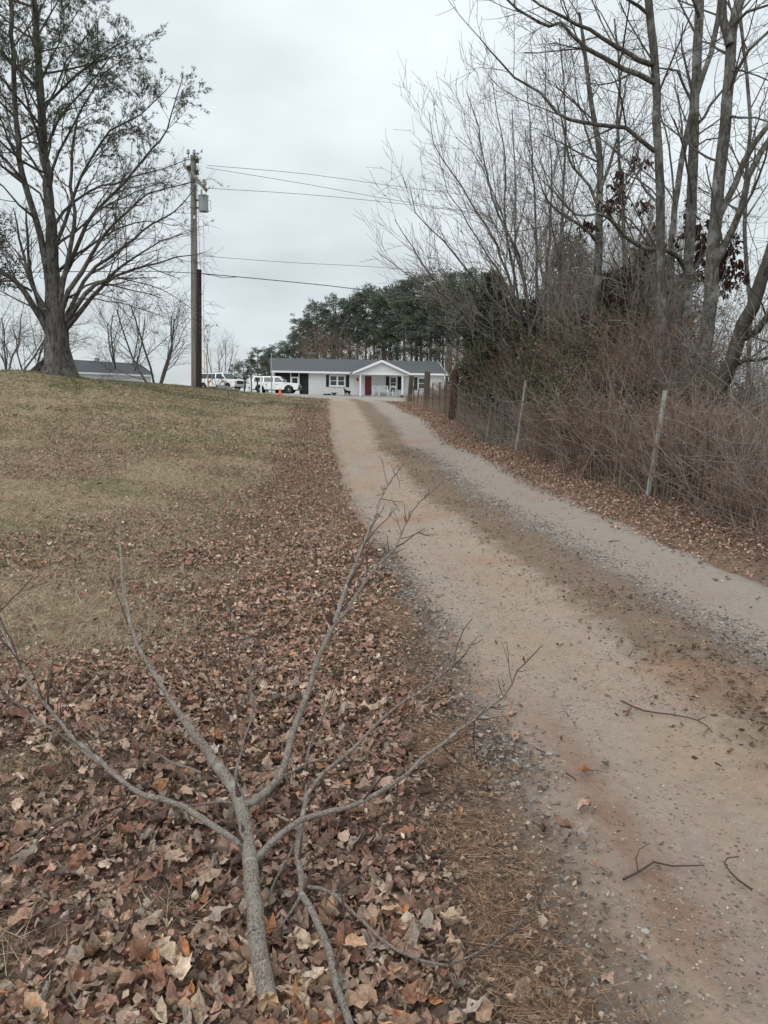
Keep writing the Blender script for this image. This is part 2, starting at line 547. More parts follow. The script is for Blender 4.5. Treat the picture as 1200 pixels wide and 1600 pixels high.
def leafy(name, rough=.8, trans=.25, noise=True):
    """foliage coloured by the tint attribute, a little light passes through"""
    k = NT(name, rough, .2)
    t = k.attr('tint', 'Color')
    if noise:
        nz = k.noise(k.geo(), 60., 3, .7)
        t = k.mix(k.mr(nz, .3, .7, 0, 1), k.mix(1., t, (.72, .70, .68), 'MULTIPLY'), k.mix(1., t, (1.22, 1.2, 1.16), 'MULTIPLY'))
    k.col(t)
    if trans:
        tr = k.n('ShaderNodeBsdfTranslucent'); k.l(t, tr.inputs[0])
        mx = k.n('ShaderNodeMixShader'); mx.inputs[0].default_value = trans
        out = k.t.nodes['Material Output']
        k.l(k.b.outputs[0], mx.inputs[1]); k.l(tr.outputs[0], mx.inputs[2]); k.l(mx.outputs[0], out.inputs[0])
    return k.m
# ================================================================== GROUND
def graded(lo, hi, step, far_lo, far_hi, k=1.13):
    mid = list(np.arange(lo, hi + 1e-6, step))
    a = []; x = lo; s = step
    while x > far_lo: s *= k; x -= s; a.append(x)
    b = []; x = hi; s = step
    while x < far_hi: s *= k; x += s; b.append(x)
    return np.array(a[::-1] + mid + b)

gx = graded(-6, 5, .11, -900, 900, 1.08)
gy = graded(.6, 12, .11, -30, 1400, 1.045)
XX, YY = np.meshgrid(gx, gy)
ZZ = G(XX, YY)
ZZ = ZZ - 0.09 * drive_mask(XX, YY)
nx, ny = len(gx), len(gy)
gi = np.arange(nx * ny).reshape(ny, nx)
GF = np.stack([gi[:-1, :-1], gi[:-1, 1:], gi[1:, 1:], gi[1:, :-1]], -1).reshape(-1, 4)

k = NT('ground_soil_and_grass', .97, .1)
pos = k.geo()
litter = k.attr('litter'); green = k.attr('green'); bare = k.attr('bare')
fine = k.noise(pos, 38, 5, .75); medium = k.noise(pos, 6, 4, .65); big = k.noise(pos, .9, 4, .6)
straw = k.mix(k.mr(fine, .3, .7), (.22, .165, .105), (.50, .40, .275))
straw = k.mix(k.mr(medium, .35, .65, 0, .55), straw, (.30, .215, .145))
grn = k.mix(k.mr(fine, .3, .7), (.085, .085, .036), (.20, .19, .09))
lawn = k.mix(k.math('MULTIPLY', k.mr(k.noise(pos, 1.7, 5, .7), .42, .62), green), straw, grn)
leafc = k.ramp(k.noise(pos, 24, 3, .8), [(.32, (.05, .034, .026)), (.46, (.15, .095, .07)), (.56, (.23, .155, .115)), (.7, (.32, .23, .17))])
c = k.mix(k.math('MULTIPLY', k.mr(k.math('ADD', k.noise(pos, 9, 4, .7), k.math('MULTIPLY', litter, .5)), .62, .8), k.mr(litter, 0, .35)), lawn, leafc)
clay = k.mix(k.mr(fine, .3, .7), (.20, .13, .09), (.33, .24, .18))
c = k.mix(k.math('MULTIPLY', bare, k.mr(medium, .3, .6)), c, clay)
c = k.mix(k.mr(big, .3, .7, 0, .3), c, k.mix(1., c, (.72, .7, .7), 'MULTIPLY'))
k.col(c)
b1 = k.bump(k.noise(pos, 22, 5, .8), .9, .035)
k.bump(fine, .6, .008, b1)
ground_mat = k.m

def litter_w(x, y):
    """how thickly dead leaves lie there, 0..1"""
    x = np.asarray(x, float); y = np.asarray(y, float)
    u = x - XL(y)
    v = -u
    nz = fbm(x * .8, y * .8, 21, 3)
    near = 1 - sm(y + (nz - .5) * 2.6 + sm(v, 1.4, 3.6) * 1.7, 3.6, 5.6)
    wv = np.clip(2.25 - .07 * y, 1.25, 2.2) + (nz - .5) * 1.4
    band = 1 - sm(v, wv - .4, wv + .8)
    mixd = (.34 - .12 * sm(y, 12, 24) - .06 * sm(y, 30, 45)) * sm(fbm(x * .7, y * .7, 9, 3), .36, .6) + .05
    mixd = mixd * (1 - .6 * sm(v, 5, 14))
    left = np.maximum(np.maximum(near, band * (1 - .6 * sm(y, 26, 44))), mixd) * sm(v, -.34, .04)
    ur = u - DW
    right = (1 - sm(ur, .9, 1.6)) * sm(ur, -.34, .04) * (1 - .7 * sm(y, 36, 52))
    right = np.maximum(right, .45 * (ur > 0) * (1 - sm(ur, 2, 6)) * (1 - sm(y, 30, 40)))
    return np.where(u > DW * .5, right, left)

def green_w(x, y):
    u = XL(y) - np.asarray(x, float)
    g = sm(fbm(np.asarray(x) * .5, np.asarray(y) * .5, 31, 3), .42, .66)
    g = g * (.5 + .5 * sm(y, 20, 34)) + .55 * sm(y, 20, 29) * sm(u, 1.5, 5)
    g = g + .35 * sm(fbm(np.asarray(x) * 1.3, np.asarray(y) * 1.3, 37, 2), .58, .72) * (1 - sm(y, 9, 20))
    return np.clip(g, 0, 1)

lit = litter_w(XX, YY); grn_ = green_w(XX, YY)
bare = np.exp(-((XX - XL(YY) + .15) / .3) ** 2) * (1 - sm(YY, 50, 58)) + np.exp(-((XX - XL(YY) - DW - .15) / .3) ** 2) * (1 - sm(YY, 50, 58))
me = mesh_np('ground', np.stack([XX, YY, ZZ], -1).reshape(-1, 3), GF, ground_mat, smooth=True,
             attrs={'litter': lit.ravel(), 'green': grn_.ravel(), 'bare': np.clip(bare, 0, 1).ravel()})
ground = link('ground', me); tag(ground, 'brown and green lawn and verge ground under the dead leaves', kind='structure')

# ------------------------------------------------------------------ driveway: two sandy tracks with a stony strip between
du = np.linspace(-.42, DW + .42, 100)
dv = graded(.8, 9, .05, -2.5, 58.5, 1.02)
dv = dv[dv <= 58.6]
UU, VV = np.meshgrid(du, dv)
DXX = XL(VV) + UU; DYY = VV
edge = np.minimum(UU, DW - UU) + (fbm(DXX * 2.2, DYY * 2.2, 51, 4) - .5) * .42 + (fbm(DXX * 9, DYY * 9, 57, 2) - .5) * .14
DZ = G0(DXX, DYY) + road_z(DXX, DYY) + (fbm(DXX * 1.1, DYY * 1.1, 3) - .5) * .02
grit = (fbm(DXX * 14, DYY * 14, 61, 3) - .5) * .012
DZ = DZ + .012 + grit - .085 * (1 - sm(edge, -.28, .22)) 
gi = np.arange(DXX.size).reshape(DXX.shape)
DF = np.stack([gi[:-1, :-1], gi[:-1, 1:], gi[1:, 1:], gi[1:, :-1]], -1).reshape(-1, 4)
k = NT('sandy_driveway', .96, .12)
pos = k.geo(); u = k.attr('u')
fine0 = k.noise(pos, 90, 5, .85); f2 = k.noise(pos, 24, 4, .8)
fine = k.math('ADD', k.math('MULTIPLY', fine0, .55), k.math('MULTIPLY', f2, .45)); mid = k.noise(pos, 7, 5, .7); big = k.noise(pos, 1.0, 4, .6)
wob = k.math('ADD', u, k.math('MULTIPLY', k.math('SUBTRACT', k.noise(pos, 1.6, 4, .65), .5), .55))
sand = k.mix(k.mr(fine, .3, .7), (.29, .228, .182), (.455, .372, .308))
sand = k.mix(k.mr(k.noise(k.map(pos, (1.4, .5, 1)), 1.0, 4, .6), .44, .68, 0, .75), sand, k.mix(k.mr(fine, .3, .7), (.33, .215, .135), (.46, .325, .225)))
sand = k.mix(k.mr(mid, .48, .72, 0, .55), sand, (.25, .215, .175))
graysand = k.mix(k.mr(fine, .3, .7), (.265, .222, .182), (.40, .345, .292))
sand = k.mix(k.mr(wob, 1.95, 2.35), sand, graysand)
# stony brown strip between the tracks
strip = k.ramp(k.mr(wob, 0, 3.05), [(.34, 0.), (.44, 1.), (.60, 1.), (.73, 0.)])
brown = k.mix(k.mr(fine, .3, .7), (.125, .09, .062), (.29, .215, .155))
gravc = k.ramp(k.noise(pos, 45, 4, .8), [(.3, (.05, .048, .046)), (.5, (.17, .165, .155)), (.7, (.34, .33, .31))])
strip_c = k.mix(k.mr(wob, 1.75, 2.15), brown, gravc)
c = k.mix(k.math('MULTIPLY', strip, k.mr(k.math('ADD', mid, k.math('MULTIPLY', strip, .3)), .5, .72, .2, .95)), sand, strip_c)
# red clay showing in places
redm = k.mr(k.noise(pos, .8, 3, .5, .4), .56, .72, 0, .75)
c = k.mix(redm, c, k.mix(k.mr(fine, .3, .7), (.27, .145, .09), (.42, .255, .175)))
# damp earth towards both edges
edg = k.math('MAXIMUM', k.mr(wob, .26, -.05), k.mr(wob, 2.95, 3.2))
c = k.mix(k.math('MULTIPLY', edg, .8), c, k.mix(k.mr(fine, .3, .7), (.16, .115, .085), (.30, .235, .18)))
near = k.attr('nearred')
c = k.mix(k.math('MULTIPLY', near, k.mr(mid, .3, .6, .5, 1)), c, k.mix(k.mr(fine, .3, .7), (.20, .105, .07), (.33, .195, .135)))
peb = k.vor(k.map(pos, (1, 1, 1)), 46, 'Distance'); pcol = k.vor(pos, 46, 'Color')
pv = k.n('ShaderNodeSeparateColor'); k.l(pcol, pv.inputs[0])
pm = k.math('MULTIPLY', k.mr(peb, .34, .22), k.mr(k.math('ADD', pv.outputs[0], k.math('MULTIPLY', mid, .5)), .86, .98))
c = k.mix(k.math('MULTIPLY', pm, .8), c, k.ramp(pv.outputs[1], [(0, (.10, .09, .08)), (.5, (.24, .215, .19)), (1, (.42, .39, .35))]))
dark_s = k.mr(k.noise(pos, 60, 3, .9), .60, .70, 0, .55)
c = k.mix(dark_s, c, k.mix(1., c, (.42, .40, .38), 'MULTIPLY'))
k.col(c)
b1 = k.bump(mid, .6, .03)
b2 = k.bump(k.math('ADD', fine0, k.math('MULTIPLY', pm, .8)), .9, .009, b1)
nr = np.exp(-(((UU - 1.0) / .42) ** 2)) * (1 - sm(VV, 1.9, 2.5)) + .8 * np.exp(-(((UU - .33 - .0 * VV) / .12) ** 2)) * sm(VV, 1.6, 2.1) * (1 - sm(VV, 3.0, 4.2))
me = mesh_np('driveway', np.stack([DXX, DYY, DZ], -1).reshape(-1, 3), DF, k.m, smooth=True,
             attrs={'u': UU.ravel(), 'nearred': np.clip(nr, 0, 1).ravel()})
driveway = link('driveway', me); tag(driveway, 'sandy two track driveway climbing to the white house', kind='structure')

# ------------------------------------------------------------------ pale gravel lane in front of the house
lx = np.linspace(-42, 16, 150); lw = np.linspace(0, 1, 40)
LXX, LWW = np.meshgrid(lx, lw)
y0 = 55.5 + (fbm(LXX * .4, LXX * 0, 71, 3) - .5) * 2.0 - .06 * (LXX + 4)
y1 = 83 + .25 * (LXX + 10)
LYY = y0 + (y1 - y0) * LWW
LZZ = G0(LXX, LYY) + .03 - .25 * (1 - sm(LWW, 0, .03)) - .25 * sm(LWW, .97, 1) - .25 * (1 - sm(LXX, -41, -39)) - .25 * sm(LXX, 5 + 3 * LWW, 8 + 3 * LWW) + (fbm(LXX, LYY, 3) - .5) * .05
gi = np.arange(LXX.size).reshape(LXX.shape)
LF = np.stack([gi[:-1, :-1], gi[:-1, 1:], gi[1:, 1:], gi[1:, :-1]], -1).reshape(-1, 4)
k = NT('pale_gravel_lane', .95, .15)
pos = k.geo()
c = k.mix(k.mr(k.noise(pos, 14, 5, .8), .3, .7), (.20, .19, .175), (.40, .385, .36))
c = k.mix(k.mr(k.noise(k.map(pos, (.15, 1, 1)), .9, 3), .4, .65, 0, .6), c, (.32, .27, .21))
k.col(c)
lane = link('gravel_lane', mesh_np('gravel_lane', np.stack([LXX, LYY, LZZ], -1).reshape(-1, 3), LF, k.m, smooth=True))
tag(lane, 'pale gravel lane crossing in front of the white house', kind='structure')
def gl(x, y): return float(G0(np.array([x]), np.array([y]))[0]) + .03

def Gd(x, y):
    """top of the driveway sheet where there is one, else the ground"""
    u = x - XL(y); z = G0(x, y) + road_z(x, y) + (fbm(x * 1.1, y * 1.1, 3) - .5) * .02 + .012
    return np.where((u > -.02) & (u < DW + .05), z, np.maximum(G(x, y), z - .012 - .085 * (1 - sm(u, -.4, .1))))
# ================================================================== WHITE RANCH HOUSE
white = plain('white_paint', (.74, .76, .77), .55, .35, var=.03)
trim = plain('white_trim', (.80, .82, .83), .5, .35, var=.02)
k = NT('white_lap_siding', .6, .3)
o = k.obj()
sep = k.n('ShaderNodeSeparateXYZ'); k.l(o, sep.inputs[0])
saw = k.math('FRACT', k.math('DIVIDE', sep.outputs[2], .13))
k.col(k.mix(k.mr(k.noise(o, 1.5, 4), .3, .7), (.79, .80, .81), (.85, .86, .87)))
k.bump(saw, 1., .03)
siding = k.m
k = NT('grey_shingles', .95, .15)
o = k.obj()
br = k.n('ShaderNodeTexBrick'); br.inputs['Scale'].default_value = 2.2; br.inputs['Mortar Size'].default_value = .012
br.inputs['Color1'].default_value = (.095, .105, .112, 1); br.inputs['Color2'].default_value = (.125, .135, .142, 1); br.inputs['Mortar'].default_value = (.06, .065, .07, 1)
k.l(o, br.inputs['Vector'])
k.col(k.mix(k.mr(k.noise(o, .7, 4, .7), .35, .7, 0, .5), br.outputs[0], (.10, .105, .105)))
shingle = k.m
dark_glass = plain('window_glass', (.035, .04, .045), .12, .6, var=.3, sc=2)
screen = plain('porch_screen', (.022, .025, .028), .8, .2, var=.6, sc=1.3)
shutter_m = plain('black_shutter', (.016, .018, .02), .5, .3)
red_door = plain('dark_red_door', (.17, .03, .03), .45, .4)
metal_grey = plain('grey_metal', (.33, .35, .36), .5, .5, .5)
black_m = plain('black_rubber', (.02, .02, .022), .7, .3)
concrete = plain('concrete', (.36, .35, .33), .9, .2, var=.15)

PHI = R(10)
HP = at(428, 618, 84.0)
HX, HY = HP.x, HP.y
HZ = HP.z - .05
house = thing('ranch_house', (HX, HY, HZ), 'long low white house with grey shingle roof and red door under a front gable', 'house', rz=PHI)
hd = Vector((math.cos(PHI), math.sin(PHI), 0)); hv = Vector((-math.sin(PHI), math.cos(PHI), 0))
def hu(px, py=600, v=0.0):
    """distance along the front wall (or a plane v metres behind it) seen at that column"""
    d = raydir(px, py); base = Vector((HX, HY, 0)) + hv * v
    # solve (d.x t, d.y t) = base + hd * u
    det = d.x * (-hd.y) - d.y * (-hd.x)
    t = (base.x * (-hd.y) - base.y * (-hd.x)) / det
    u = (d.x * base.y - d.y * base.x) / det
    return u
L = hu(692.5); DEP = 8.6; EH = 2.65
def slab_roof(mb, u0, u1, v0, z0, v1, z1, th=.14):
    V = [(u0, v0, z0), (u1, v0, z0), (u1, v1, z1), (u0, v1, z1)]
    V2 = [(a, b, c - th) for a, b, c in V]
    return mb.add(V + V2, [(0, 1, 2, 3), (7, 6, 5, 4), (0, 4, 5, 1), (1, 5, 6, 2), (2, 6, 7, 3), (3, 7, 4, 0)])

uS = hu(484)      # where siding starts, screened porch before it
# walls
MB().box(0, L, .0, .14, 0, .22).build('foundation', concrete, house)
w = MB(); w.box(uS, L, 0.02, .16, .22, EH); w.build('front_wall', siding, house)
w = MB(); w.prism([(0, 0), (L, 0), (L, EH), (0, EH)], DEP - .15, DEP); w.build('back_wall', siding, house)
gw = MB()
gw.add([(L - .15, .16, .22), (L - .15, DEP - .15, .22), (L - .15, DEP - .15, EH), (L - .15, DEP / 2, EH + 1.45), (L - .15, .16, EH),
        (L, .16, .22), (L, DEP - .15, .22), (L, DEP - .15, EH), (L, DEP / 2, EH + 1.45), (L, .16, EH)],
       [(0, 1, 2, 3, 4), (9, 8, 7, 6, 5), (0, 5, 6, 1), (1, 6, 7, 2), (2, 7, 8, 3), (3, 8, 9, 4), (4, 9, 5, 0)])
gw.build('gable_wall', siding, house)
gw = MB()
gw.add([(0, .16, 0), (0, DEP - .15, 0), (0, DEP - .15, EH), (0, DEP / 2, EH + 1.45), (0, .16, EH),
        (.15, .16, 0), (.15, DEP - .15, 0), (.15, DEP - .15, EH), (.15, DEP / 2, EH + 1.45), (.15, .16, EH)],
       [(0, 1, 2, 3, 4), (9, 8, 7, 6, 5), (0, 5, 6, 1), (1, 6, 7, 2), (2, 7, 8, 3), (3, 8, 9, 4), (4, 9, 5, 0)])
gw.build('gable_wall', siding, house)
MB().box(uS - .15, uS, .16, DEP - .16, 0, EH).build('partition_wall', siding, house)
# main roof
OV = .45; RZ = EH + 1.62
rf = MB(); slab_roof(rf, -.35, L + .35, -OV, EH + .02, DEP / 2, RZ); slab_roof(rf, -.35, L + .35, DEP + OV, EH + .02, DEP / 2, RZ)
roof = rf.build('roof', shingle, house)
MB().box(-.36, L + .36, -OV - .13, -OV - .003, EH - .16, EH + .04).build('gutter', trim, house)
MB().box(-.3, L + .3, -OV, -.0, EH - .12, EH - .09).build('soffit', trim, house)
for uu in (L + .36,):
    q = MB(); q.add([(uu, -OV, EH + .03), (uu, DEP / 2, RZ + .01), (uu, DEP / 2, RZ - .2), (uu, -OV, EH - .18), (uu + .04, -OV, EH + .03), (uu + .04, DEP / 2, RZ + .01), (uu + .04, DEP / 2, RZ - .2), (uu + .04, -OV, EH - .18)],
                    [(0, 1, 2, 3), (7, 6, 5, 4), (0, 4, 5, 1), (1, 5, 6, 2), (2, 6, 7, 3), (3, 7, 4, 0)]); q.build('rake_board', trim, house)
MB().box(L - .02, L + .06, -.08, -.0, .1, EH - .12).build('downspout', trim, house)
# screened porch
for a, b in ((434.5, 452.5), (469, 483.5)):
    MB().box(hu(a) + .06, hu(b) - .06, .08, .11, .08, EH - .12).build('porch_screen', screen, house)
sa, sb = hu(453.5), hu(468)
sdoor = MB(); sdoor.box(sa + .1, sb - .1, .06, .1, .08, .95); sdoor.box(sa + .1, sb - .1, .06, .1, 1.95, 2.08)
sdoor.box(sa + .1, sa + .22, .06, .1, .95, 1.95); sdoor.box(sb - .22, sb - .1, .06, .1, .95, 1.95)
sdo = sdoor.build('storm_door', trim, house)
MB().box(sa + .22, sb - .22, .075, .09, .95, 1.95).build('pane', dark_glass, sdo)
MB().box(sa + .1, sb - .1, .075, .09, 2.12, EH - .12).build('transom', screen, house)
for uu in (0.0, sa, sb - .1, uS - .12):
    MB().box(uu, uu + .1, .0, .12, 0, EH - .1).build('post', trim, house)
MB().box(0, uS, .12, DEP, -.02, .08).build('porch_floor', concrete, house)

def window(pa, pb, z0, z1, sashes=1, v=0.0, shutters=(None, None)):
    a, b = hu(pa, 595, v), hu(pb, 595, v)
    fr = MB(); t = .09
    fr.box(a, b, v - .05, v + .018, z1 - t, z1); fr.box(a, b, v - .05, v + .018, z0, z0 + t)
    fr.box(a, a + t, v - .05, v + .018, z0 + t, z1 - t); fr.box(b - t, b, v - .05, v + .018, z0 + t, z1 - t)
    w = (b - a - 2 * t)
    if sashes == 2: fr.box((a + b) / 2 - .09, (a + b) / 2 + .09, v - .05, v + .018, z0 + t, z1 - t)
    f = fr.build('window', trim, house)
    MB().box(a - .05, b + .05, v - .1, v - .052, z0 - .06, z0 - .003).build('sill', trim, f)
    cs = [(a + t, b - t)] if sashes == 1 else [(a + t, (a + b) / 2 - .09), ((a + b) / 2 + .09, b - t)]
    for c0, c1 in cs:
        zm = (z0 + z1) / 2
        MB().box(c0, c1, v - .01, v + .015, z0 + t, zm - .03).build('pane', dark_glass, f)
        MB().box(c0, c1, v - .01, v + .015, zm + .03, z1 - t).build('pane', dark_glass, f)
        MB().box(c0, c1, v - .035, v + .014, zm - .029, zm + .029).build('meeting_rail', trim, f)
    for s in shutters:
        if s:
            sh = MB(); sa_, sb_ = hu(s[0], 595, v), hu(s[1], 595, v)
            sh.box(sa_, sb_, v - .03, v + .016, z0 - .08, z1 + .05)
            for q in range(14):
                zz = z0 + (z1 - z0) * (q + .5) / 14
                sh.box(sa_ + .05, sb_ - .05, v - .045, v - .031, zz - .02, zz + .02)
            sh.build('shutter', shutter_m, house)

window(515, 539, 1.15, 2.3, 2, 0, ((509.5, 514), (540.5, 545.5)))
window(609, 619.5, .95, 2.25, 1, 0, ((603, 608), (621.5, 627)))
window(653, 664.5, .95, 2.2, 1, 0, ((647, 652), None))
# red front door
a, b = hu(570), hu(580.5)
fr = MB(); fr.box(a - .1, a, -.03, .018, .22, 2.3); fr.box(b, b + .1, -.03, .018, .22, 2.3); fr.box(a - .1, b + .1, -.03, .018, 2.303, 2.4)
dfr = fr.build('door_frame', trim, house)
dr = MB().box(a + .01, b - .01, -.02, .016, .23, 2.29).build('front_door', red_door, house)
MB().box(a + .12, a + .32, -.035, -.022, 1.4, 2.1).build('panel', red_door, dr); MB().box(b - .32, b - .12, -.035, -.022, 1.4, 2.1).build('panel', red_door, dr)
MB().box(a + .12, a + .32, -.035, -.022, .4, 1.15).build('panel', red_door, dr); MB().box(b - .32, b - .12, -.035, -.022, .4, 1.15).build('panel', red_door, dr)
q = MB().lathe([(.01, 0), (.035, .02), (.035, .05), (.01, .07)], 10, Matrix.Translation((b - .1, -.03, 1.15)) @ Matrix.Rotation(R(90), 4, 'X'))
q.build('handle', metal_grey, dr, smooth=True)
# wall lamp beside the porch
ul = hu(558.5)
q = MB(); q.box(ul - .06, ul + .06, -.02, .018, 1.75, 2.0); q.lathe([(.03, 1.78), (.09, 1.86), (.07, 2.02), (.02, 2.08)], 8, Matrix.Translation((ul, -.11, 0))); q.build('porch_lamp', shutter_m, house)
# front gable porch
PV = -2.3
ga, gb = hu(551, 583, PV - .35), hu(641, 588, PV - .35)
pa, pb = hu(562, 600, PV), hu(630, 600, PV)
gm = (ga + gb) / 2; GZ = EH + 1.28
MB().box(pa - .35, pb + .35, PV - .3, -.003, -.1, .14).build('porch_slab', concrete, house)
for uu in (pa, pb - .16):
    MB().box(uu, uu + .16, PV, PV + .16, .14, EH - .28).build('porch_post', trim, house)
MB().box(pa - .25, pb + .25, PV - .02, PV + .18, EH - .277, EH - .05).build('beam', trim, house)
MB().box(pa - .2, pb + .2, PV + .182, -.003, EH - .17, EH - .12).build('porch_ceiling', trim, house)
tri = MB(); tri.prism([(pa - .5, EH - .045), (pb + .5, EH - .045), (gm, GZ - .2)], PV + .02, PV + .12); tri.build('gable_face', siding, house)
groof = MB()
for s, e in ((ga, -1), (gb, 1)):
    V = [(s, PV - .35, EH - .06), (s, 2.6, EH - .06), (gm, 4.1, GZ), (gm, PV - .35, GZ)]
    V2 = [(x, y, z - .12) for x, y, z in V]
    groof.add(V + V2, [(0, 1, 2, 3), (7, 6, 5, 4), (0, 4, 5, 1), (1, 5, 6, 2), (2, 6, 7, 3), (3, 7, 4, 0)])
groof.build('gable_roof', shingle, house)
for s in (ga, gb):
    q = MB(); q.add([(s, PV - .39, EH - .04), (gm, PV - .39, GZ + .03), (gm, PV - .39, GZ - .24), (s, PV - .39, EH - .26), (s, PV - .353, EH - .04), (gm, PV - .353, GZ + .03), (gm, PV - .353, GZ - .24), (s, PV - .353, EH - .26)],
                    [(0, 1, 2, 3), (7, 6, 5, 4), (0, 4, 5, 1), (1, 5, 6, 2), (2, 6, 7, 3), (3, 7, 4, 0)]); q.build('rake_board', trim, house)
MB().box(ga + .02, pa - .2, PV - .3, -.5, EH - .26, EH - .2).build('soffit', trim, house)
MB().box(pb + .2, gb - .02, PV - .3, -.5, EH - .26, EH - .2).build('soffit', trim, house)
q = MB(); q.lathe([(.05, 0), (.05, .35), (.06, .35), (.06, .4)], 10, Matrix.Translation((L * .18, DEP * .7, RZ - .75)))
q.build('vent_pipe', metal_grey, house)

def hpt(px, v, z=0.0, py=610):
    u = hu(px, py, v); p = Vector((HX, HY, HZ)) + hd * u + hv * v
    return Vector((p.x, p.y, HZ + z))
def hground(px, v):
    p = hpt(px, v); return Vector((p.x, p.y, max(gl(p.x, p.y), HZ - .3)))

# ------------------------------------------------------------------ chairs on the porch
def slat_chair(p, rz, label, rock=True, w=.62, bench=False):
    t = thing('rocking_chair' if not bench else 'bench', p, label, 'chair' if not bench else 'bench', 'white porch seats' if not bench else None, rz)
    hw = w / 2
    for s in (-1, 1):
        MB().box(s * hw - .03, s * hw + .03, -.3, -.24, .05, .62).build('leg', trim, t)
        MB().box(s * hw - .03, s * hw + .03, .22, .28, .05, 1.1).build('leg', trim, t)
        MB().box(s * hw - .05, s * hw + .05, -.36, .26, .623, .66).build('armrest', trim, t)
        if rock:
            pts = [(s * hw, -.45 + .1 * i, .03 + .35 * (-.45 + .1 * i) ** 2) for i in range(11)]
            MB().tube(pts, .025, 6).build('rocker', trim, t)
    st = MB()
    for i in range(6): st.box(-hw + .03, hw - .03, -.3 + i * .09, -.23 + i * .09, .4, .425)
    st.build('seat', trim, t)
    bk = MB(); nb = max(5, int(w / .12))
    for i in range(nb):
        x = -hw + .06 + (w - .12) * i / (nb - 1)
        bk.box(x - .025, x + .025, .24, .265, .45, 1.05)
    bk.box(-hw + .03, hw - .03, .235, .27, 1.053, 1.12)
    bk.build('backrest', trim, t)
    return t
slat_chair(hpt(587, -1.3, .14), PHI + .2, 'white slatted chair on the porch beside the red door')
slat_chair(hpt(599, -1.35, .14), PHI - .1, 'low white bench on the porch in front of the shuttered window', rock=False, w=1.0, bench=True)
slat_chair(hpt(612, -1.5, .14), PHI - .7, 'white rocking chair turned sideways near the right porch post')
# cushion on the rocker
q = MB().box(-.24, .24, -.05, .05, 0, .4).build('cushion', shutter_m, None, bevel=.03)
p = hpt(612, -1.5, .14); q.location = p + Vector((.12, .05, .48)); q.rotation_euler = (R(-12), 0, PHI - .7)
tag(q, 'dark cushion leaning in the right hand white rocking chair', 'cushion')

# ------------------------------------------------------------------ black dog standing by the wall
def skin_body(name, joints, edges, rad, mat, parent=None, sub=2):
    me = bpy.data.meshes.new(name); me.from_pydata(joints, edges, [])
    o = bpy.data.objects.new(name, me); COL.objects.link(o)
    m = o.modifiers.new('skin', 'SKIN'); m.use_smooth_shade = True
    for i, r in enumerate(rad):
        v = me.skin_vertices[0].data[i]; v.radius = (r, r) if not hasattr(r, '__len__') else r
    me.skin_vertices[0].data[0].use_root = True
    s = o.modifiers.new('sub', 'SUBSURF'); s.levels = sub; s.render_levels = sub
    me.materials.append(mat)
    if parent: o.parent = parent
    return o
fur = plain('black_fur', (.013, .012, .012), .75, .3, sc=20)
dp = hground(543, -3.6)
dog = thing('dog', dp, 'black dog standing in front of the white wall left of the porch', 'dog', rz=R(236))
J = [(0, 0, .52), (.22, 0, .53), (.36, 0, .55), (.47, 0, .68), (.55, 0, .77), (.68, 0, .75), (.76, 0, .72), (-.22, 0, .54), (-.36, 0, .52), (-.48, 0, .55), (-.6, 0, .48),
     (.30, .1, .42), (.27, .1, .22), (.29, .1, .04), (.34, .1, .025), (.30, -.1, .42), (.33, -.1, .22), (.30, -.1, .04), (.35, -.1, .025),
     (-.28, .1, .40), (-.22, .1, .27), (-.36, .1, .17), (-.33, .1, .03), (-.27, .1, .025), (-.28, -.1, .40), (-.25, -.1, .27), (-.40, -.1, .17), (-.38, -.1, .03), (-.32, -.1, .025)]
E = [(0, 1), (1, 2), (2, 3), (3, 4), (4, 5), (5, 6), (0, 7), (7, 8), (8, 9), (9, 10), (2, 11), (11, 12), (12, 13), (13, 14), (2, 15), (15, 16), (16, 17), (17, 18),
     (8, 19), (19, 20), (20, 21), (21, 22), (22, 23), (8, 24), (24, 25), (25, 26), (26, 27), (27, 28)]
RD = [.12, .15, .14, .09, .09, .055, .04, .11, .11, .035, .02, .07, .035, .028, .03, .07, .035, .028, .03, .085, .055, .03, .028, .03, .085, .055, .03, .028, .03]
body = skin_body('body', J, E, RD, fur, dog)
for s in (-1, 1):
    q = MB().add([(.53, s * .05, .84), (.58, s * .08, .83), (.55, s * .11, .72), (.55, s * .06, .83)], [(0, 1, 2), (0, 2, 3), (1, 3, 2), (0, 3, 1)]); q.build('ear', fur, dog)

# things lying at the foot of the wall
potm = plain('grey_pot', (.10, .105, .115), .6, .3)
p = hground(522, -1.2)
q = MB().lathe([(.02, 0), (.12, .05), (.3, .34), (.34, .36), (.34, .4), (.28, .4)], 20).build('planter', potm, None, smooth=False, loc=p)
tag(q, 'dark cone shaped planter under the double window', 'planter')
p = hground(511, -1.4)
t = thing('garden_hose', p, 'coil of black garden hose lying left of the cone shaped planter', 'hose')
for i in range(5):
    rr = .33 - .02 * i
    pts = [(rr * 1.5 * math.cos(a / 24 * 2 * math.pi), rr * math.sin(a / 24 * 2 * math.pi), .03 + .05 * i + .02 * math.sin(a)) for a in range(25)]
    MB().tube(pts, .022, 6).build('coil', black_m, t, smooth=True)
p = hground(628, -3.0)
q = MB().lathe([(.04, 0), (.14, .04), (.19, .16), (.15, .27), (.03, .31)], 18).build('pot', plain('dark_clay', (.09, .06, .05), .8), None, smooth=True, loc=p)
tag(q, 'small round dark pot on the ground by the right porch post', 'pot')
p = hground(552, -3.0)
q = MB().lathe([(.13, 0), (.17, .12), (.18, .3), (.15, .3), (.14, .2)], 16).build('flower_pot', plain('pale_pot', (.5, .48, .45), .8), None, smooth=True, loc=p)
tag(q, 'small pale flower pot beside the black dog', 'pot')
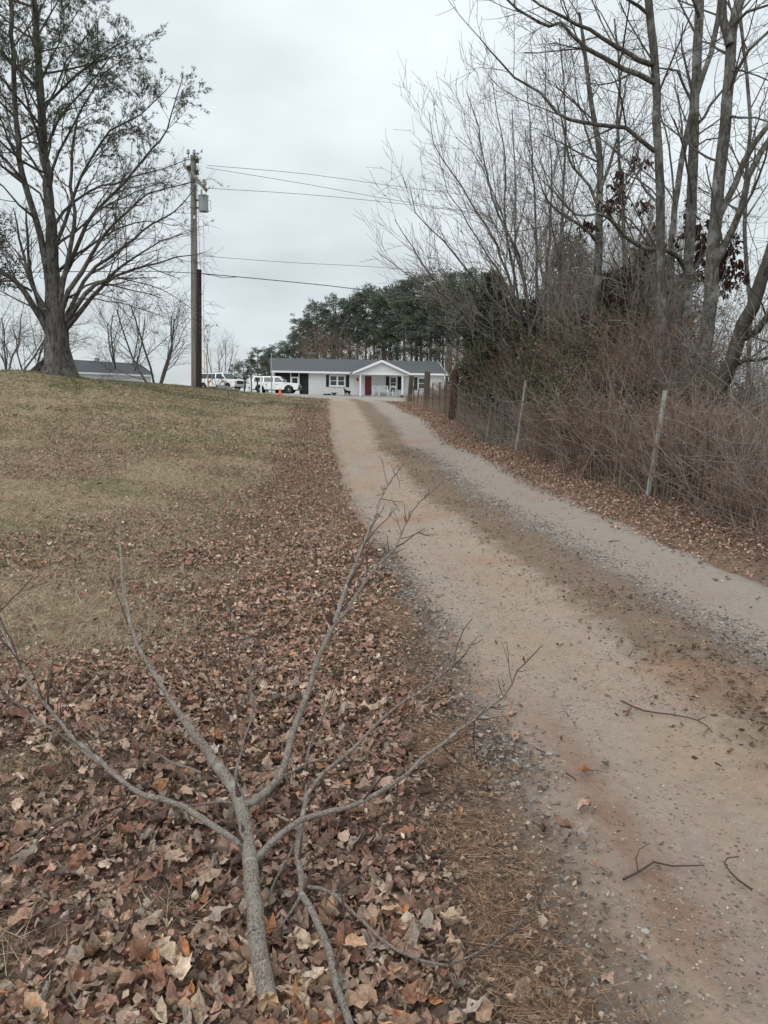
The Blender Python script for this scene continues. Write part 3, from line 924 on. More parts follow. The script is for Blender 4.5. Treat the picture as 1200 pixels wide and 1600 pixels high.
# ================================================================== VEHICLES
carpaint = plain('white_car_paint', (.86, .87, .88), .3, .5, var=.03)
k_glass = plain('car_glass', (.025, .03, .035), .08, .7, var=.2)
chrome = plain('bright_metal', (.5, .5, .51), .3, .5, .8)
tyre_m = plain('tyre_rubber', (.022, .022, .024), .85, .2)
lamp_m = plain('lamp_lens', (.55, .55, .5), .2, .6)
plastic = plain('dark_trim', (.03, .03, .033), .6, .3)
redlamp = plain('red_lens', (.3, .02, .02), .3, .5)

def make_car(p, rz, label, Lc, Hc, W, roofp, windows, wheels, wr, group):
    """side profile in x (front is +x), z"""
    c = thing('sport_utility_vehicle', p, label, 'car', group, rz)
    hood, belt = roofp['hood'], roofp['belt']
    # lower body with wheel openings
    prof = [(-Lc / 2, .38)]
    for wx in wheels:
        for i in range(9):
            a = math.pi - math.pi * i / 8
            prof.append((wx + math.cos(a) * (wr + .1), .36 + math.sin(a) * (wr + .1)))
    prof += [(Lc / 2, .40), (Lc / 2 + .02, .72), (Lc / 2 - .06, hood - .12), (Lc / 2 - .25, hood), (roofp['cowl'], belt + .02), (-Lc / 2 + .02, belt), (-Lc / 2 - .02, .8)]
    body = MB(); body.prism(prof, -W / 2, W / 2); bd = body.build('body', carpaint, c, bevel=.035)
    # cabin narrowing upward
    x0, x1, x2, x3 = roofp['cab']     # rear bottom, rear top, front top, front bottom
    cb = MB(); tw = W / 2 - .22; bw = W / 2 - .04
    V = [(x0, -bw, belt - .03), (x3, -bw, belt - .03), (x3, bw, belt - .03), (x0, bw, belt - .03), (x1, -tw, Hc), (x2, -tw, Hc), (x2, tw, Hc), (x1, tw, Hc)]
    cb.add(V, [(0, 1, 5, 4), (1, 2, 6, 5), (2, 3, 7, 6), (3, 0, 4, 7), (4, 5, 6, 7), (3, 2, 1, 0)])
    cb.build('cabin', carpaint, c, bevel=.05)
    def on_side(x, f, s, off=.004):
        y = bw + (tw - bw) * f
        nrm = .005
        return (x, s * (y + off), belt - .03 + (Hc - belt + .03) * f)
    for s in (-1, 1):
        for (a, b, ta, tb) in windows:
            q = MB(); f0, f1 = .14, .82
            P = [on_side(a, f0, s, .012), on_side(b, f0, s, .012), on_side(tb, f1, s, .012), on_side(ta, f1, s, .012)]
            Q = [on_side(a, f0, s, -.02), on_side(b, f0, s, -.02), on_side(tb, f1, s, -.02), on_side(ta, f1, s, -.02)]
            q.add(P + Q, [(0, 1, 2, 3), (7, 6, 5, 4), (0, 4, 5, 1), (1, 5, 6, 2), (2, 6, 7, 3), (3, 7, 4, 0)])
            q.build('side_window', k_glass, c)
    def quad_part(name, P, d, mat):
        Q = [(x + d[0], y + d[1], z + d[2]) for x, y, z in P]
        MB().add(P + Q, [(0, 1, 2, 3), (7, 6, 5, 4), (0, 4, 5, 1), (1, 5, 6, 2), (2, 6, 7, 3), (3, 7, 4, 0)]).build(name, mat, c)
    h = Hc - belt
    def fx(f): return x3 + (x2 - x3) * f
    def rx(f): return x0 + (x1 - x0) * f
    def yy(f): return bw + (tw - bw) * f - .09
    quad_part('windscreen', [(fx(.1) + .02, -yy(.1), belt + h * .1), (fx(.1) + .02, yy(.1), belt + h * .1), (fx(.88) + .02, yy(.88), belt + h * .88), (fx(.88) + .02, -yy(.88), belt + h * .88)], (-.03, 0, -.01), k_glass)
    quad_part('rear_window', [(rx(.15) - .02, -yy(.15), belt + h * .15), (rx(.15) - .02, yy(.15), belt + h * .15), (rx(.85) - .02, yy(.85), belt + h * .85), (rx(.85) - .02, -yy(.85), belt + h * .85)], (.03, 0, -.01), k_glass)
    # bumpers, grille, lamps, mirrors, handles, rails
    MB().box(Lc / 2 - .02, Lc / 2 + .14, -W / 2 + .02, W / 2 - .02, .42, .64).build('front_bumper', chrome if group == 1 else plastic, c, bevel=.03)
    MB().box(-Lc / 2 - .14, -Lc / 2 + .02, -W / 2 + .02, W / 2 - .02, .42, .64).build('rear_bumper', plastic, c, bevel=.03)
    MB().box(Lc / 2 - .02, Lc / 2 + .04, -W / 2 + .42, W / 2 - .42, .7, hood - .14).build('grille', plastic, c)
    for s in (-1, 1):
        MB().box(Lc / 2 - .04, Lc / 2 + .045, min(s * (W / 2 - .4), s * (W / 2 - .06)), max(s * (W / 2 - .4), s * (W / 2 - .06)), .74, hood - .16).build('headlight', lamp_m, c, bevel=.02)
        MB().box(-Lc / 2 - .035, -Lc / 2 + .01, min(s * (W / 2 - .18), s * (W / 2 - .03)), max(s * (W / 2 - .18), s * (W / 2 - .03)), .85, belt - .05).build('tail_light', redlamp, c)
        xm = x3 - .25
        MB().box(xm, xm + .12, min(s * (W / 2 + .02), s * (W / 2 + .24)), max(s * (W / 2 + .02), s * (W / 2 + .24)), belt + .05, belt + .27).build('mirror', plastic, c, bevel=.02)
        for hx in (windows[0][0] + .1, windows[1][0] + .1) if len(windows) < 3 else (windows[1][0] + .12, windows[2][0] + .12):
            MB().box(hx, hx + .18, s * (W / 2 + .012) - .012, s * (W / 2 + .012) + .012, belt - .2, belt - .16).build('door_handle', plastic, c)
            MB().box(hx - .16, hx - .148, s * (W / 2 + .002) - .004, s * (W / 2 + .002) + .004, .5, belt - .04).build('door_seam', plastic, c)
        MB().box(x1 + .1, x2 - .1, s * (tw - .08) - .02, s * (tw - .08) + .02, Hc + .01, Hc + .06).build('roof_rail', plastic, c)
    for wx in wheels:
        for s in (-1, 1):
            M = Matrix.Translation((wx, s * (W / 2 - .14), wr)) @ Matrix.Rotation(R(90), 4, 'X')
            ty = MB().lathe([(wr * .62, -.12), (wr * .93, -.12), (wr, -.08), (wr, .08), (wr * .93, .12), (wr * .62, .12)], 28, M)
            wl_ = ty.build('wheel', tyre_m, c)
            rm = MB().lathe([(.05, -.13), (wr * .45, -.10), (wr * .6, -.125), (wr * .6, .125), (wr * .45, .10), (.05, .13)], 20, M)
            rm.build('rim', metal_grey, wl_)
    MB().box(-Lc / 2 + .1, Lc / 2 - .1, -W / 2 + .3, W / 2 - .3, .3, .42).build('underbody', plastic, c)
    return c
p = at(345, 608.5, 89)
make_car((p.x, p.y, gl(p.x, p.y) - .01), R(-27), 'big white sport utility vehicle parked behind the utility poles', 5.5, 1.98, 2.0,
         dict(hood=1.22, belt=1.22, cowl=1.35, cab=(-2.7, -2.5, .85, 1.45)),
         [(-2.45, -1.25, -2.38, -1.25), (-1.05, -.1, -1.05, -.1), (.08, 1.15, .08, .78)], (-1.75, 1.75), .4, 1)
p = at(431, 613.5, 78.3)
make_car((p.x, p.y, gl(p.x, p.y) - .01), R(-4), 'white sport utility vehicle parked beside the screened porch of the house', 4.85, 1.68, 1.85,
         dict(hood=1.02, belt=1.05, cowl=1.15, cab=(-2.35, -2.1, .45, 1.25)),
         [(-2.05, -1.15, -1.98, -1.15), (-1.0, -.1, -1.0, -.1), (.05, 1.0, .05, .48)], (-1.45, 1.5), .38, 2)
for o in bpy.data.objects:
    if o.get('group') in (1, 2): del o['group']; o['group'] = 'white vehicles parked by the house'

# ================================================================== SHED behind the lawn crest
def lerp(a, b, t): return a + (b - a) * t
a = at(96, 585, 70); b = at(236, 592, 79)
ang = math.atan2(b.y - a.y, b.x - a.x); SL = math.hypot(b.x - a.x, b.y - a.y)
shed = thing('shed', (a.x, a.y, 0), 'long low white outbuilding with grey roof showing over the crest behind the big pine', 'shed', rz=ang)
ez = (a.z + b.z) / 2 + .28; bz = gl(a.x, a.y) - .1
SW = 4.2; rz_ = ez + 1.25
MB().box(0, SL, 0, .12, bz, ez).build('front_wall', siding, shed)
q = MB(); q.add([(SL - .12, .12, bz), (SL - .12, SW, bz), (SL - .12, SW, ez), (SL - .12, SW / 2, rz_ - .12), (SL - .12, .12, ez), (SL, .12, bz), (SL, SW, bz), (SL, SW, ez), (SL, SW / 2, rz_ - .12), (SL, .12, ez)],
        [(0, 1, 2, 3, 4), (9, 8, 7, 6, 5), (0, 5, 6, 1), (1, 6, 7, 2), (2, 7, 8, 3), (3, 8, 9, 4), (4, 9, 5, 0)]); q.build('gable_wall', siding, shed)
MB().box(0, SL, SW - .12, SW, bz, ez).build('back_wall', siding, shed)
q = MB(); slab_roof(q, -.2, SL + .25, -.3, ez + .03, SW / 2, rz_, .1); slab_roof(q, -.2, SL + .25, SW + .3, ez + .03, SW / 2, rz_, .1); q.build('roof', shingle, shed)
MB().box(-.2, SL + .25, -.36, -.303, ez - .12, ez + .05).build('fascia', trim, shed)
for v0, v1 in ((-.32, SW / 2), (SW + .32, SW / 2)):
    q = MB(); q.add([(SL + .253, v0, ez + .04), (SL + .253, v1, rz_ + .01), (SL + .253, v1, rz_ - .16), (SL + .253, v0, ez - .13), (SL + .3, v0, ez + .04), (SL + .3, v1, rz_ + .01), (SL + .3, v1, rz_ - .16), (SL + .3, v0, ez - .13)],
                    [(0, 1, 2, 3), (7, 6, 5, 4), (0, 4, 5, 1), (1, 5, 6, 2), (2, 6, 7, 3), (3, 7, 4, 0)]); q.build('rake_board', trim, shed)
q = MB(); q.box(SL * .52, SL * .52 + .35, SW / 2 - .17, SW / 2 + .17, rz_ - .1, rz_ + .22); q.add([(SL * .52 - .08, SW / 2 - .25, rz_ + .223), (SL * .52 + .43, SW / 2 - .25, rz_ + .223), (SL * .52 + .43, SW / 2 + .25, rz_ + .223), (SL * .52 - .08, SW / 2 + .25, rz_ + .223), (SL * .52 + .175, SW / 2, rz_ + .42)], [(0, 1, 4), (1, 2, 4), (2, 3, 4), (3, 0, 4), (3, 2, 1, 0)])
q.build('cupola', metal_grey, shed)

# ================================================================== UTILITY POLES AND WIRES
k = NT('weathered_pole_wood', .9, .15)
o = k.obj(); gr = k.noise(k.map(o, (14, 14, .5)), 1, 5, .7)
c = k.mix(k.mr(gr, .35, .65), (.15, .135, .12), (.33, .31, .28))
k.col(c); k.bump(gr, .6, .01); polewood = k.m
k = NT('creosote_pole_wood', .85, .2)
o = k.obj(); gr = k.noise(k.map(o, (14, 14, .5)), 1, 5, .7)
k.col(k.mix(k.mr(gr, .35, .65), (.022, .017, .015), (.075, .055, .045))); k.bump(gr, .6, .01); darkwood = k.m
PY = 36.0
base = at(305, 606, PY); top = at(302, 243, PY)
Hp = top.z - base.z
pole = thing('utility_pole', (base.x, base.y, base.z - .2), 'tall grey wooden utility pole with crossarm and transformer', 'utility pole')
d = Vector((top.x - base.x, 0, Hp + .2))
pp = [Vector((0, 0, 0)).lerp(d, t) for t in np.linspace(0, 1, 9)]
MB().tube(pp, [.19 - .065 * i / 8 for i in range(9)], 14).build('pole', polewood, pole, smooth=True)
def prel(px, py, dy=0.0):
    v = at(px, py, PY + dy); return v - Vector(pole.location)
def bar(name, p0, p1, w, h, mat, parent):
    dd = (p1 - p0); Lb = dd.length
    M = Matrix.Translation(p0) @ dd.to_track_quat('X', 'Z').to_matrix().to_4x4()
    return MB().box(0, Lb, -w / 2, w / 2, -h / 2, h / 2, M).build(name, mat, parent, bevel=.006)
# crossarm seen at an angle: far end left and high, near end right and low
ca = prel(288, 258, 1.0); cb_ = prel(324, 298, -1.0)
off = Vector((.0, -.19, 0))
ca = prel(289, 259, .75) + off; cb_ = prel(324, 299, -1.15) + off
arm = bar('crossarm', ca, cb_, .1, .13, polewood, pole)
for t in (.05, .3, .9, .97):
    q = ca.lerp(cb_, t)
    MB().lathe([(.012, 0), (.012, .12), (.05, .13), (.06, .19), (.03, .2), (.055, .22), (.045, .28), (.01, .3)], 10, Matrix.Translation(q + Vector((0, 0, .06)))).build('insulator', metal_grey, pole, smooth=True)
bar('brace', ca.lerp(cb_, .18) + Vector((0, -.07, 0)), prel(301, 288) + Vector((0, -.19, 0)), .03, .04, metal_grey, pole)
bar('brace', ca.lerp(cb_, .75) + Vector((0, -.07, 0)), prel(303, 290) + Vector((0, -.17, 0)), .03, .04, metal_grey, pole)
tp = prel(301, 243)
for dx in (-.28, .17):
    MB().lathe([(.02, -.1), (.02, .06), (.07, .08), (.08, .16), (.04, .17), (.07, .2), (.05, .26), (.01, .28)], 10, Matrix.Translation(tp + Vector((dx * .6, -.12, -.05)))).build('insulator', metal_grey, pole, smooth=True)
# pole top gear
for dz, dx in ((-.25, .18), (-.55, -.2), (-.75, .17)):
    MB().box(-.04, .1, -.04, .04, -.09, .09, Matrix.Translation(tp + Vector((dx, -.1, dz)))).build('bracket', darkwood, pole)
tr = prel(318, 318, -.05)
can = MB().lathe([(.0, -.38), (.19, -.36), (.215, -.33), (.215, .28), (.235, .29), (.235, .33), (.16, .38), (.03, .4)], 20, Matrix.Translation(tr)).build('transformer', plain('transformer_grey', (.30, .34, .345), .5, .4), pole, smooth=False)
MB().lathe([(.02, .38), (.05, .4), (.03, .45), (.05, .48), (.03, .53), (.045, .58), (.01, .62)], 10, Matrix.Translation(tr + Vector((-.08, 0, 0)))).build('bushing', metal_grey, can, smooth=True)
MB().box(-.36, -.19, -.04, .04, .1, .16, Matrix.Translation(tr)).build('bracket', darkwood, can)
MB().box(-.36, -.19, -.04, .04, -.22, -.16, Matrix.Translation(tr)).build('bracket', darkwood, can)
MB().tube([tr + Vector((.22, -.02, .15)), tr + Vector((.32, -.02, .12)), tr + Vector((.33, -.02, -.3)), tr + Vector((.2, -.02, -.36))], .014, 5).build('cable', metal_grey, pole)
MB().tube([prel(308, 290, -.2), prel(310, 345, -.25), prel(312, 400, -.2), prel(314, 430, -.2), prel(313, 520, -.2), prel(312, 602, -.2)], .012, 5).build('down_lead', metal_grey, pole)
MB().tube([prel(318, 342, -.1), prel(319, 400, -.25), prel(318, 470, -.3), prel(320, 602, -.4)], .010, 5).build('guy_wire', metal_grey, pole)
MB().box(-.04, .04, -.2, -.17, -.07, .07, Matrix.Translation(prel(305, 341))).build('tag_plate', white, pole)
sb2 = at(310.5, 606, PY - .75); st2 = at(311, 423, PY - .75)
stub = thing('stub_pole', (sb2.x, sb2.y, sb2.z - .15), 'short dark creosoted pole standing against the tall utility pole', 'pole')
MB().tube([Vector((0, 0, 0)), (st2 - sb2) * .5, (st2 - sb2) + Vector((0, 0, .15))], [.14, .125, .11], 12).build('pole', darkwood, stub, smooth=True)
MB().lathe([(.12, 0), (.13, .04), (.1, .07)], 12, Matrix.Translation((st2 - sb2) + Vector((0, 0, .13)))).build('cap', plastic, stub)
def wire(pts, r, label, sag=True, n=22):
    P = smooth_line([tuple(p) for p in pts], 1.5)
    o = tubes('overhead_wire', [(P, np.full(len(P), r * .72))], wire_m, None, lambda q: 5)
    tag(o, label, 'wire', 'overhead wires'); return o
wire_m = plain('wire', (.05, .055, .06), .6, .3)
wl0 = [at(324, 258.5, 36), at(480, 272, 38.5), at(650, 295, 41), at(900, 322, 45), at(1300, 345, 52)]
wire(wl0, .014, 'highest thin wire running right from the pole top')
wire([at(322, 262, 36.5), at(480, 288, 38.5), at(650, 318, 41), at(900, 350, 45), at(1300, 380, 52)], .014, 'second thin wire sagging right from the crossarm')
wire([at(322, 294, 35), at(480, 304, 37.5), at(650, 321, 40), at(900, 352, 44), at(1300, 385, 51)], .014, 'thin wire leaving the low end of the crossarm')
wire([at(305, 399, 36), at(450, 410, 38), at(600, 418, 41), at(900, 440, 45), at(1300, 455, 52)], .013, 'thin faint wire halfway up the utility pole')
wire([at(311, 427, 35.2), at(450, 440, 37), at(560, 452, 39), at(680, 470, 42), at(900, 490, 45), at(1300, 510, 52)], .026, 'thick dark cable running right from the short dark pole')
wire([at(311, 427, 35.2), at(250, 424, 34), at(150, 424, 32), at(-80, 427, 28)], .022, 'dark cable running left from the short pole past the big pine')
wire([at(311, 427, 35.1), at(335, 431, 35.3), at(350, 434, 35.6), at(370, 433, 35.8)], .018, 'short drip loop of cable beside the short dark pole')

# ================================================================== ODDMENTS BY THE LANE
redwood = plain('pale_stake_wood', (.36, .24, .13), .85)
def stick(name, pb, pt, Y, r, mat, label, cat):
    a = at(*pb, Y); a.z = g1(a.x, a.y) - .1; b = at(*pt, Y + .1)
    o = MB().tube([Vector((0, 0, 0)), (b - a) * .5, b - a], [r, r * .9, r * .7], 8).build(name, mat, None, smooth=True, loc=a)
    return tag(o, label, cat)
stick('stake', (326, 606), (322, 552), 48, .045, redwood, 'pale orange wooden stake standing right of the utility poles', 'stake')
stick('rod', (333, 606), (328, 546), 49, .025, metal_grey, 'thin dark leaning rod right of the pale orange stake', 'rod')
stick('flagpole', (424.5, 616), (424, 551), 58, .045, metal_grey, 'thin grey metal pole in front of the second white vehicle', 'pole')
# old wagon wheel
p = at(339, 609, 58); z = g1(p.x, p.y)
wm = plain('old_iron', (.05, .042, .038), .85)
wh = thing('wagon_wheel', (p.x, p.y, z), 'old dark iron wagon wheel standing half sunk by the lane', 'wheel', rz=.25)
rr = .62
MB().tube([(rr * math.cos(a), 0, .3 + rr * math.sin(a)) for a in np.linspace(0, 2 * math.pi, 33)], .035, 6).build('rim', wm, wh, smooth=True)
MB().lathe([(.09, -.1), (.09, .1)], 12, Matrix.Translation((0, 0, .3)) @ Matrix.Rotation(R(90), 4, 'X')).build('hub', wm, wh)
for i in range(10):
    a = 2 * math.pi * i / 10
    MB().tube([(.07 * math.cos(a), 0, .3 + .07 * math.sin(a)), (rr * math.cos(a), 0, .3 + rr * math.sin(a))], .018, 5).build('spoke', wm, wh)
p = at(350, 609, 58.6); z = g1(p.x, p.y)
wh2 = copy_tree(wh); wh2.location = (p.x, p.y, z); wh2.rotation_euler = (0, 0, -.5); wh2.scale = (.82,) * 3
tag(wh2, 'smaller old iron wheel right of the larger wagon wheel')
def rock(name, p, s, mat, label=None, cat='rock', parent=None, seed=0):
    import bmesh
    bm = bmesh.new(); bmesh.ops.create_icosphere(bm, subdivisions=2, radius=1)
    rs = np.random.RandomState(seed)
    ph = rs.uniform(0, 6, 6)
    for v in bm.verts:
        f = 1 + .18 * math.sin(v.co.x * 3 + ph[0]) + .14 * math.sin(v.co.y * 4 + ph[1]) + .12 * math.sin(v.co.z * 5 + ph[2]) + rs.normal(0, .05)
        v.co *= f
    me = bpy.data.meshes.new(name); bm.to_mesh(me); bm.free(); me.materials.append(mat)
    o = link(name, me, parent, p, (0, 0, rs.uniform(0, 6)), s)
    if label: tag(o, label, cat)
    return o
stone_m = plain('field_stone', (.17, .16, .15), .9, .2, var=.4, sc=9, bump=.4)
p = at(345, 611, 57); rock('rock', (p.x, p.y, g1(p.x, p.y) + .15), (.5, .35, .32), stone_m, 'rounded grey rock in front of the two old wheels', seed=3)
p = at(358, 612, 57); rock('rock', (p.x, p.y, g1(p.x, p.y) + .1), (.35, .3, .25), stone_m, 'smaller grey rock right of the old wheels', seed=5)
p = at(367, 612, 58); rock('rock', (p.x, p.y, g1(p.x, p.y) + .08), (.28, .3, .22), stone_m, 'smallest grey rock at the right end of the rock row', seed=8)
# posts and mailboxes
def mpost(px, py0, py1, Y, w, mat, label, box=None):
    a = at(px, py0, Y); b = at(px, py1, Y); h = b.z - a.z; z = g1(a.x, a.y)
    h = b.z - z
    t = thing('mailbox' if box else 'marker_post', (a.x, a.y, z), label, 'mailbox' if box else 'post', 'posts along the lane')
    MB().box(-w / 2, w / 2, -w / 2, w / 2, -.15, h - (.22 if box else 0)).build('post', mat, t, bevel=.01)
    if box:
        q = MB(); n = 10
        prof = [(-.11, 0), (.11, 0)] + [(.11 * math.cos(math.pi * i / n), .13 + .11 * math.sin(math.pi * i / n)) for i in range(n + 1)]
        q.prism(prof, -.26, .26, Matrix.Translation((0, 0, h - .217)))
        bx = q.build('box', box, t)
        MB().box(.115, .125, -.2, -.12, h - .15, h + .02).build('flag', redlamp, t)
    else:
        MB().box(-w * .62, w * .62, -w * .62, w * .62, h + .002, h + .04).build('cap', mat, t)
    return t
blackpaint = plain('black_paint', (.02, .02, .022), .5, .4)
mpost(383, 614, 589, 58, .11, blackpaint, 'black mailbox on a black post, leftmost of the lane posts', blackpaint)
mpost(393, 615, 590, 58.5, .09, stone_m, 'grey post between the black mailbox and the dark post')
mpost(402.5, 615.5, 590, 57.5, .10, blackpaint, 'dark mailbox left of the white post', blackpaint)
mpost(408, 615.5, 589, 57, .10, trim, 'white post with cap in front of the parked vehicles')
mpost(361, 613, 596, 58, .09, trim, 'short white post below the big white vehicle')
stick('rod', (414.5, 616), (417, 598), 57, .02, metal_grey, 'short leaning grey rod right of the white post', 'rod')
p = at(386.5, 614, 57); q = MB().box(-.15, .15, -.15, .15, 0, .32).build('bucket', white, None, bevel=.03, loc=(p.x, p.y, g1(p.x, p.y))); tag(q, 'small white box at the foot of the black mailbox', 'box')
# traffic cone
orange = plain('cone_orange', (.85, .12, .05), .5, .4)
p = at(437.5, 615.5, 57.5)
cone = thing('traffic_cone', (p.x, p.y, gl(p.x, p.y)), 'orange traffic cone on the lane in front of the second white vehicle', 'traffic cone')
MB().box(-.2, .2, -.2, .2, 0, .035).build('base', orange, cone, bevel=.01)
MB().lathe([(.15, .035), (.11, .2), (.10, .201), (.07, .35), (.03, .52), (.02, .53)], 20).build('cone', orange, cone, smooth=True)
# ================================================================== TREES
def limb3(pts, Y0, Y1=None, step=.3, jit=.008):
    """a limb traced through (px, py) places, at depths running from Y0 to Y1"""
    Y1 = Y0 if Y1 is None else Y1
    n = len(pts)
    P = [at(p[0], p[1], (p[2] if len(p) > 2 else Y0 + (Y1 - Y0) * i / max(1, n - 1))) for i, p in enumerate(pts)]
    return smooth_line([tuple(q) for q in P], step, jit)

def subtract(polys, o):
    o = np.array(o)
    return [(p - o, r) for p, r in polys]

def make_tree(name, label, cat, loc, main, twigs, bark_m, twig_m, group=None, extra=None):
    t = thing(name, loc, label, cat, group)
    tubes('trunk', subtract(main[:1], loc), bark_m, t)
    if len(main) > 1:
        for m in main[1:]: tubes('limb', subtract([m], loc), bark_m, t)
    if twigs: tubes('crown', subtract(twigs, loc), twig_m, t)
    return t

bark_gray = bark('grey_lichen_bark', (.05, .045, .04), (.235, .22, .195), (.33, .345, .31), .5, 1.0, (24, 24, 7), .04)
bark_dark = bark('dark_bark', (.05, .045, .04), (.14, .125, .11), (.2, .21, .19), .25)
bark_pine = bark('pine_bark', (.04, .036, .032), (.25, .235, .215), (.28, .28, .255), .25, 1.0, (11, 11, 2.4), .12)
twig_dark = plain('dark_twigs', (.10, .088, .08), .9, .1)
twig_brown = plain('red_brown_twigs', (.21, .16, .13), .9, .1)
twig_grey = plain('grey_twigs', (.25, .225, .20), .9, .1)

hard = dict(wander=.13, up=.10, rmin=.0035, dens=3.7, ang=(28, 62), ratio=(.35, .62), lmin=.28, t0=.18, rr=.55, maxc=7)

def trunk_ground(px, py, Y):
    p = at(px, py, Y); return Vector((p.x, p.y, g1(p.x, p.y)))

def hardwood(label, base, trunk, Yt, r0, r1, limbs, group=None, dens=1.0, top=True, bk=None, tw=None, lvl=2, Lc=(1.6, .8)):
    """base (px,py,Y); trunk px points upward; limbs: (points, Y0, Y1, r0, r1)"""
    bk = bk or bark_gray; tw = tw or twig_dark
    T = limb3(trunk, Yt[0], Yt[1])
    b = T[0].copy(); gz = g1(b[0], b[1]) - .15
    dirn = (T[0] - T[min(6, len(T) - 1)]); dirn /= abs(dirn[2]) + 1e-6
    foot = T[0] + dirn * (T[0][2] - gz)
    T = np.concatenate([smooth_line([tuple(foot), tuple(T[0])], .4)[:-1], T])
    rT = radii(len(T), r0 * 1.0, r1); rT[:3] *= np.array([1.45, 1.2, 1.06])
    main = [(T, rT)]; tw_l = []
    for pts, Ya, Yb, ra, rb in limbs:
        Lm = limb3(pts, Ya, Yb, .22, .012)
        rl = radii(len(Lm), ra, rb)
        main.append((Lm, rl))
        sprout(tw_l, Lm, rl, hard, lvl, 2.6 * dens, Lc[0], Lc[1] * .8, .1)
        grow(tw_l, Vector(Lm[-1]), Vector(Lm[-1] - Lm[-2]).normalized(), .9, rb, 2, hard)
    if top: sprout(tw_l, T, rT, hard, lvl, 1.0 * dens, 1.2, Lc[0], .42)
    loc = Vector((foot[0], foot[1], gz))
    return make_tree('hardwood_tree', label, 'tree', loc, main, tw_l, bk, tw, group)

GR = 'bare trees behind the wire fence'
# T1: slim pale trunk just left of the leaning fence post
hardwood('slim bare tree with pale lichened trunk, nearest behind the tall leaning fence post', None,
    [(1034, 640), (1032, 520), (1033, 375), (1029, 240), (1026, 187), (1024, 112), (1012, 0), (1004, -90)], (13.4, 13.6), .088, .06,
    [([(1022, 129), (998, 115), (975, 107), (945, 92), (919, 77), (895, 57), (874, 37), (858, 40), (840, 36), (806, 15), (785, -8)], 13.5, 12.3, .045, .014),
     ([(1020, 101), (1000, 96), (960, 71), (940, 58), (922, 47), (900, 38), (881, 28), (862, 20), (844, 7), (820, -10)], 13.5, 12.6, .042, .014),
     ([(1022, 236), (1000, 220), (975, 199), (940, 196), (915, 193), (890, 186), (870, 176), (844, 146), (802, 120), (784, 97), (765, 78), (750, 60)], 13.5, 12.2, .038, .008),
     ([(1010, 20), (985, 2), (950, -15), (900, -30)], 13.5, 12.6, .03, .012),
     ([(1030, 320), (1010, 300), (980, 250), (962, 235), (930, 210)], 13.5, 14.2, .026, .006)], GR, 1.15)
# T2
hardwood('bare tree with straight brown grey trunk and one crooked lower branch reaching left', None,
    [(1074, 640), (1070, 560), (1072, 500), (1076, 412), (1080, 330), (1082, 262), (1086, 150), (1090, 60), (1093, 0), (1094, -90)], (14.6, 14.8), .105, .075,
    [([(1070, 418), (1058, 402), (1043, 391), (1025, 391), (1008, 386), (990, 378), (975, 368), (962, 350), (950, 340), (935, 334), (915, 337), (900, 334), (885, 322), (868, 300), (850, 285)], 14.5, 12.6, .05, .008),
     ([(1086, 180), (1060, 110), (1035, 108), (1015, 104)], 14.7, 14.2, .03, .012),
     ([(1092, 25), (1080, 5), (1068, -30)], 14.7, 14.3, .035, .015),
     ([(1083, 230), (1105, 218), (1140, 215)], 14.7, 13.8, .022, .006),
     ([(1084, 200), (1110, 165), (1130, 140), (1155, 120), (1180, 108)], 14.7, 15.2, .03, .01)], GR)
hardwood('thinner bare tree leaning right behind the straight brown grey trunk', None,
    [(1046, 640), (1046, 500), (1050, 375), (1058, 300), (1069, 225), (1085, 160), (1098, 120), (1110, 82), (1122, 30), (1130, -60)], (16.5, 16.8), .075, .05,
    [([(1055, 330), (1045, 230), (1030, 170), (1022, 130), (1000, 60)], 16.6, 16.8, .025, .008),
     ([(1068, 230), (1060, 160), (1050, 110)], 16.6, 17, .025, .008)], GR, .9)
# T3: thick forked tree
hardwood('thickest bare tree behind the fence, its grey trunk forking high up', None,
    [(1088, 640), (1096, 580), (1108, 500), (1113, 430), (1119, 337), (1125, 270), (1130, 225), (1136, 160), (1140, 112), (1143, 49), (1155, 0), (1162, -70)], (12.9, 13.1), .135, .07,
    [([(1141, 70), (1132, 30), (1128, 0), (1120, -70)], 13, 13.2, .07, .045),
     ([(1116, 415), (1129, 394), (1146, 355), (1159, 326), (1170, 277), (1190, 240), (1215, 190)], 12.9, 12.4, .065, .04),
     ([(1120, 345), (1134, 318), (1150, 285), (1162, 255), (1180, 222), (1205, 190)], 13, 12.7, .06, .04),
     ([(1136, 160), (1152, 110), (1170, 78), (1200, 50)], 13, 12.4, .035, .02),
     ([(1134, 180), (1155, 183), (1178, 182), (1200, 190)], 13, 12.3, .022, .01),
     ([(1140, 110), (1160, 112), (1185, 118), (1210, 130)], 13, 12.5, .018, .008),
     ([(1145, 40), (1170, 20), (1210, 5)], 13, 12.5, .03, .015),
     ([(1131, 220), (1160, 330), (1185, 410)], 13.2, 13.4, .012, .005)], GR, 1.0)
# T4: dark leaning tree at the right edge
hardwood('dark crooked tree leaning right at the right end of the fence', None,
    [(1112, 640), (1126, 606), (1142, 569), (1151, 535), (1163, 505), (1176, 480), (1190, 440), (1202, 405), (1225, 330)], (11.8, 11.2), .13, .075,
    [([(1146, 553), (1158, 531), (1170, 524), (1183, 517), (1192, 505), (1203, 488), (1215, 450)], 11.7, 11.1, .06, .04),
     ([(1140, 574), (1152, 569), (1165, 563), (1182, 560), (1210, 557)], 11.8, 11.3, .042, .025)], GR, .8, bk=bark_dark)
